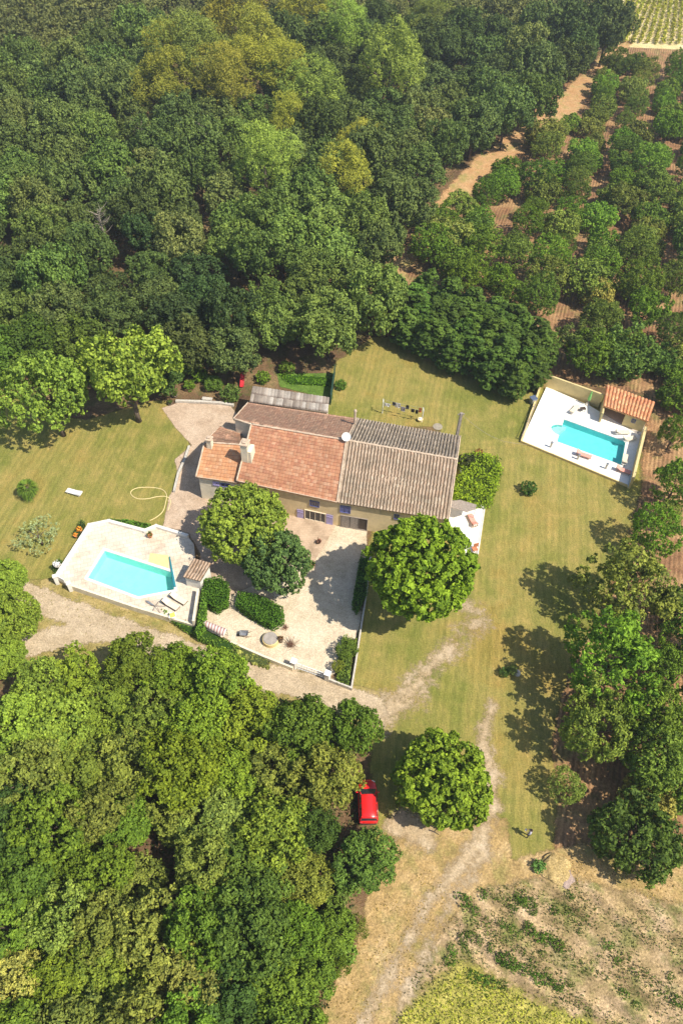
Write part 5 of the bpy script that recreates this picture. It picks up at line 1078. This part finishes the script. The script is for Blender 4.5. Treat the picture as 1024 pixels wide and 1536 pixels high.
# ------------------------------------------------------------------ vineyard and field plants
for i in range(13):
    xb=900+i*11.6; xt=959+(xb-924)*.68; y0=66+ (xb-924)*.02; a=G(xb,y0); b_=G(xt-(66*.0),0); d=b_-a; L=np.linalg.norm(d); d/=L; L2=L*1.45; s0=0
    if i<2: s0=L*(.45 if i==0 else .2)
    rg=np.random.default_rng(300+i); n=int((L2-s0)*16); tt=rg.uniform(s0,L2,n); plant=1+.45*np.sin(tt*5.2)*rg.uniform(.6,1,n)
    r=rg.normal(0,.24,n)*plant; z=.25+rg.uniform(0,.95,n)*np.clip(plant,.5,1.2); P_=a+np.outer(tt,d)+np.outer(r,[-d[1],d[0],0]); P_[:,2]=z
    V,Fc,at=leaves(P_,np.tile([0,0,.6],(n,1))+rdir(n,rg)*.5,.55,rg,.6); t=thing('vine_row',a+d*s0,'trained vine row, %s counted from the wood'%ordn(i+1),'vine row','vine rows of the vineyard')
    o=link('foliage',mesh_np('foliage',V,Fc,M['leaf'],attr={'v':('FACE',at)}),t); o.color=(.32,.33,.06,1)
    f=MB()
    for k in np.arange(s0+1,L2,8.): p=a+d*k; f.box((p[0],p[1],.6),(.09,.09,1.2))
    f.build('stakes',M['greywood'],t)
rg=np.random.default_rng(9); random.seed(21)
pl=[(700,1352,13),(712,1365,12),(725,1340,8),(772,1345,9),(782,1352,10),(795,1350,8),(765,1358,8),(785,1357,7),(752,1388,8),(765,1395,10),(775,1400,7),(790,1385,8),(797,1398,12),(806,1408,10),(820,1410,11),(832,1412,10),(838,1418,9),(815,1430,8),(745,1437,10),(757,1440,12),(770,1447,12),(781,1455,10),(795,1458,9),(806,1466,9),(820,1470,10),(835,1478,9),(852,1478,8),(722,1468,9),(708,1462,8),(738,1475,10),(752,1480,8),(735,1425,7),(800,1370,9),(830,1370,8),(870,1395,7),(915,1422,9),(928,1440,8),(934,1487,8),(952,1503,9),(1005,1465,8),(1015,1500,8),(855,1345,7),(700,1400,10),(690,1410,9),(680,1425,8),(715,1412,8),(672,1440,8)]
for i,(a,b_,r) in enumerate(pl): place('weed',a+random.uniform(-3,3),b_+random.uniform(-3,3),r*random.uniform(.65,1.15),jit((.055,.10,.024),.3),'small dark green plant growing in loose rows on the weedy field','field_plant','plant','dark green plants on the weedy field')
def scatter(name,poly,n,size,col,label,zr=.25,seed=1,excl=None):
    rg=np.random.default_rng(seed); P=np.array([G(*p)[:2] for p in poly]); X=rg.uniform(P[:,0].min(),P[:,0].max(),n);Y=rg.uniform(P[:,1].min(),P[:,1].max(),n); k=sdist(X,Y,P)>0
    k&=(np.sin(X*1.1+2*np.sin(Y*.7))+np.sin(Y*1.7+X*.4)+rg.normal(0,.7,n))>-.3 if excl else True
    X,Y=X[k],Y[k]; X,Y=X[(R:=(np.cos(2*np.pi*(X*.63+Y*.776)/2.6)+rg.normal(0,.35,len(X))>.35) if excl=='rows' else np.ones(len(X),bool))],Y[R]; P_=np.stack([X,Y,rg.uniform(.02,zr,len(X))],-1); V,Fc,a=leaves(P_,np.tile([0,0,.5],(len(X),1)),size,rg,.8,.45)
    o=link(name,mesh_np(name,V,Fc,M['leaf'],attr={'v':('FACE',a)})); o.color=(*col,1); return tag(o,label,'ground cover',kind='stuff')
scatter('crop_plants',[(700,1450),(800,1505),(950,1560),(1050,1640),(600,1700),(595,1525)],12000,.20,(.30,.31,.06),'dense yellow-green crop at the lower corner of the field',.35,3)
scatter('weeds',[(720,1335),(830,1315),(1200,1420),(1200,1700),(1000,1570),(800,1500),(700,1440),(620,1520),(600,1500),(650,1410)],20000,.17,(.12,.14,.045),'thin low weeds over the stony field',.16,4,True)
scatter('undergrowth',FOR,60000,.42,(.055,.08,.028),'dark leafy undergrowth on the floor of the wood',.5,9)
scatter('undergrowth',[(-60,1090),(60,1045),(150,1030),(330,1020),(540,1080),(550,1290),(520,1400),(480,1560),(-60,1560)],16000,.34,(.055,.08,.028),'dark leafy undergrowth between the grove trees',.4,10)
scatter('crop_rows',[(700,1345),(800,1340),(1040,1430),(1200,1500),(1200,1650),(1000,1560),(820,1495),(690,1430)],14000,.20,(.10,.15,.035),'loose green crop rows crossing the weedy field',.25,12,'rows')
scatter('dry_grass',[(700,1370),(760,1335),(830,1290),(1050,1280),(1200,1300),(1200,1400),(830,1325),(720,1345),(650,1420),(560,1536),(480,1536),(560,1360),(640,1300)],9000,.14,(.36,.27,.09),'tufts of dry grass beside the track',.12,5,True)
scatter('dry_grass',[(0,850),(60,880),(110,890),(290,950),(440,1012),(430,1035),(190,985),(0,905)],3000,.13,(.24,.22,.07),'rough grass on the verge between wall and gravel road',.14,6,True)

# ------------------------------------------------------------------ air
k=N('haze_air'); k.t.nodes.remove(k.b); pv=k.n('ShaderNodeVolumePrincipled'); pv.inputs['Color'].default_value=(.80,.86,.92,1); pv.inputs['Density'].default_value=.00042; pv.inputs['Anisotropy'].default_value=.3; k.l(pv.outputs[0],k.out.inputs['Volume'])
o=MB().box((0,250,34.5),(1500,1200,73)).build('haze',k.m); o['kind']='stuff'; o['label']='thin pale summer air over the whole valley'
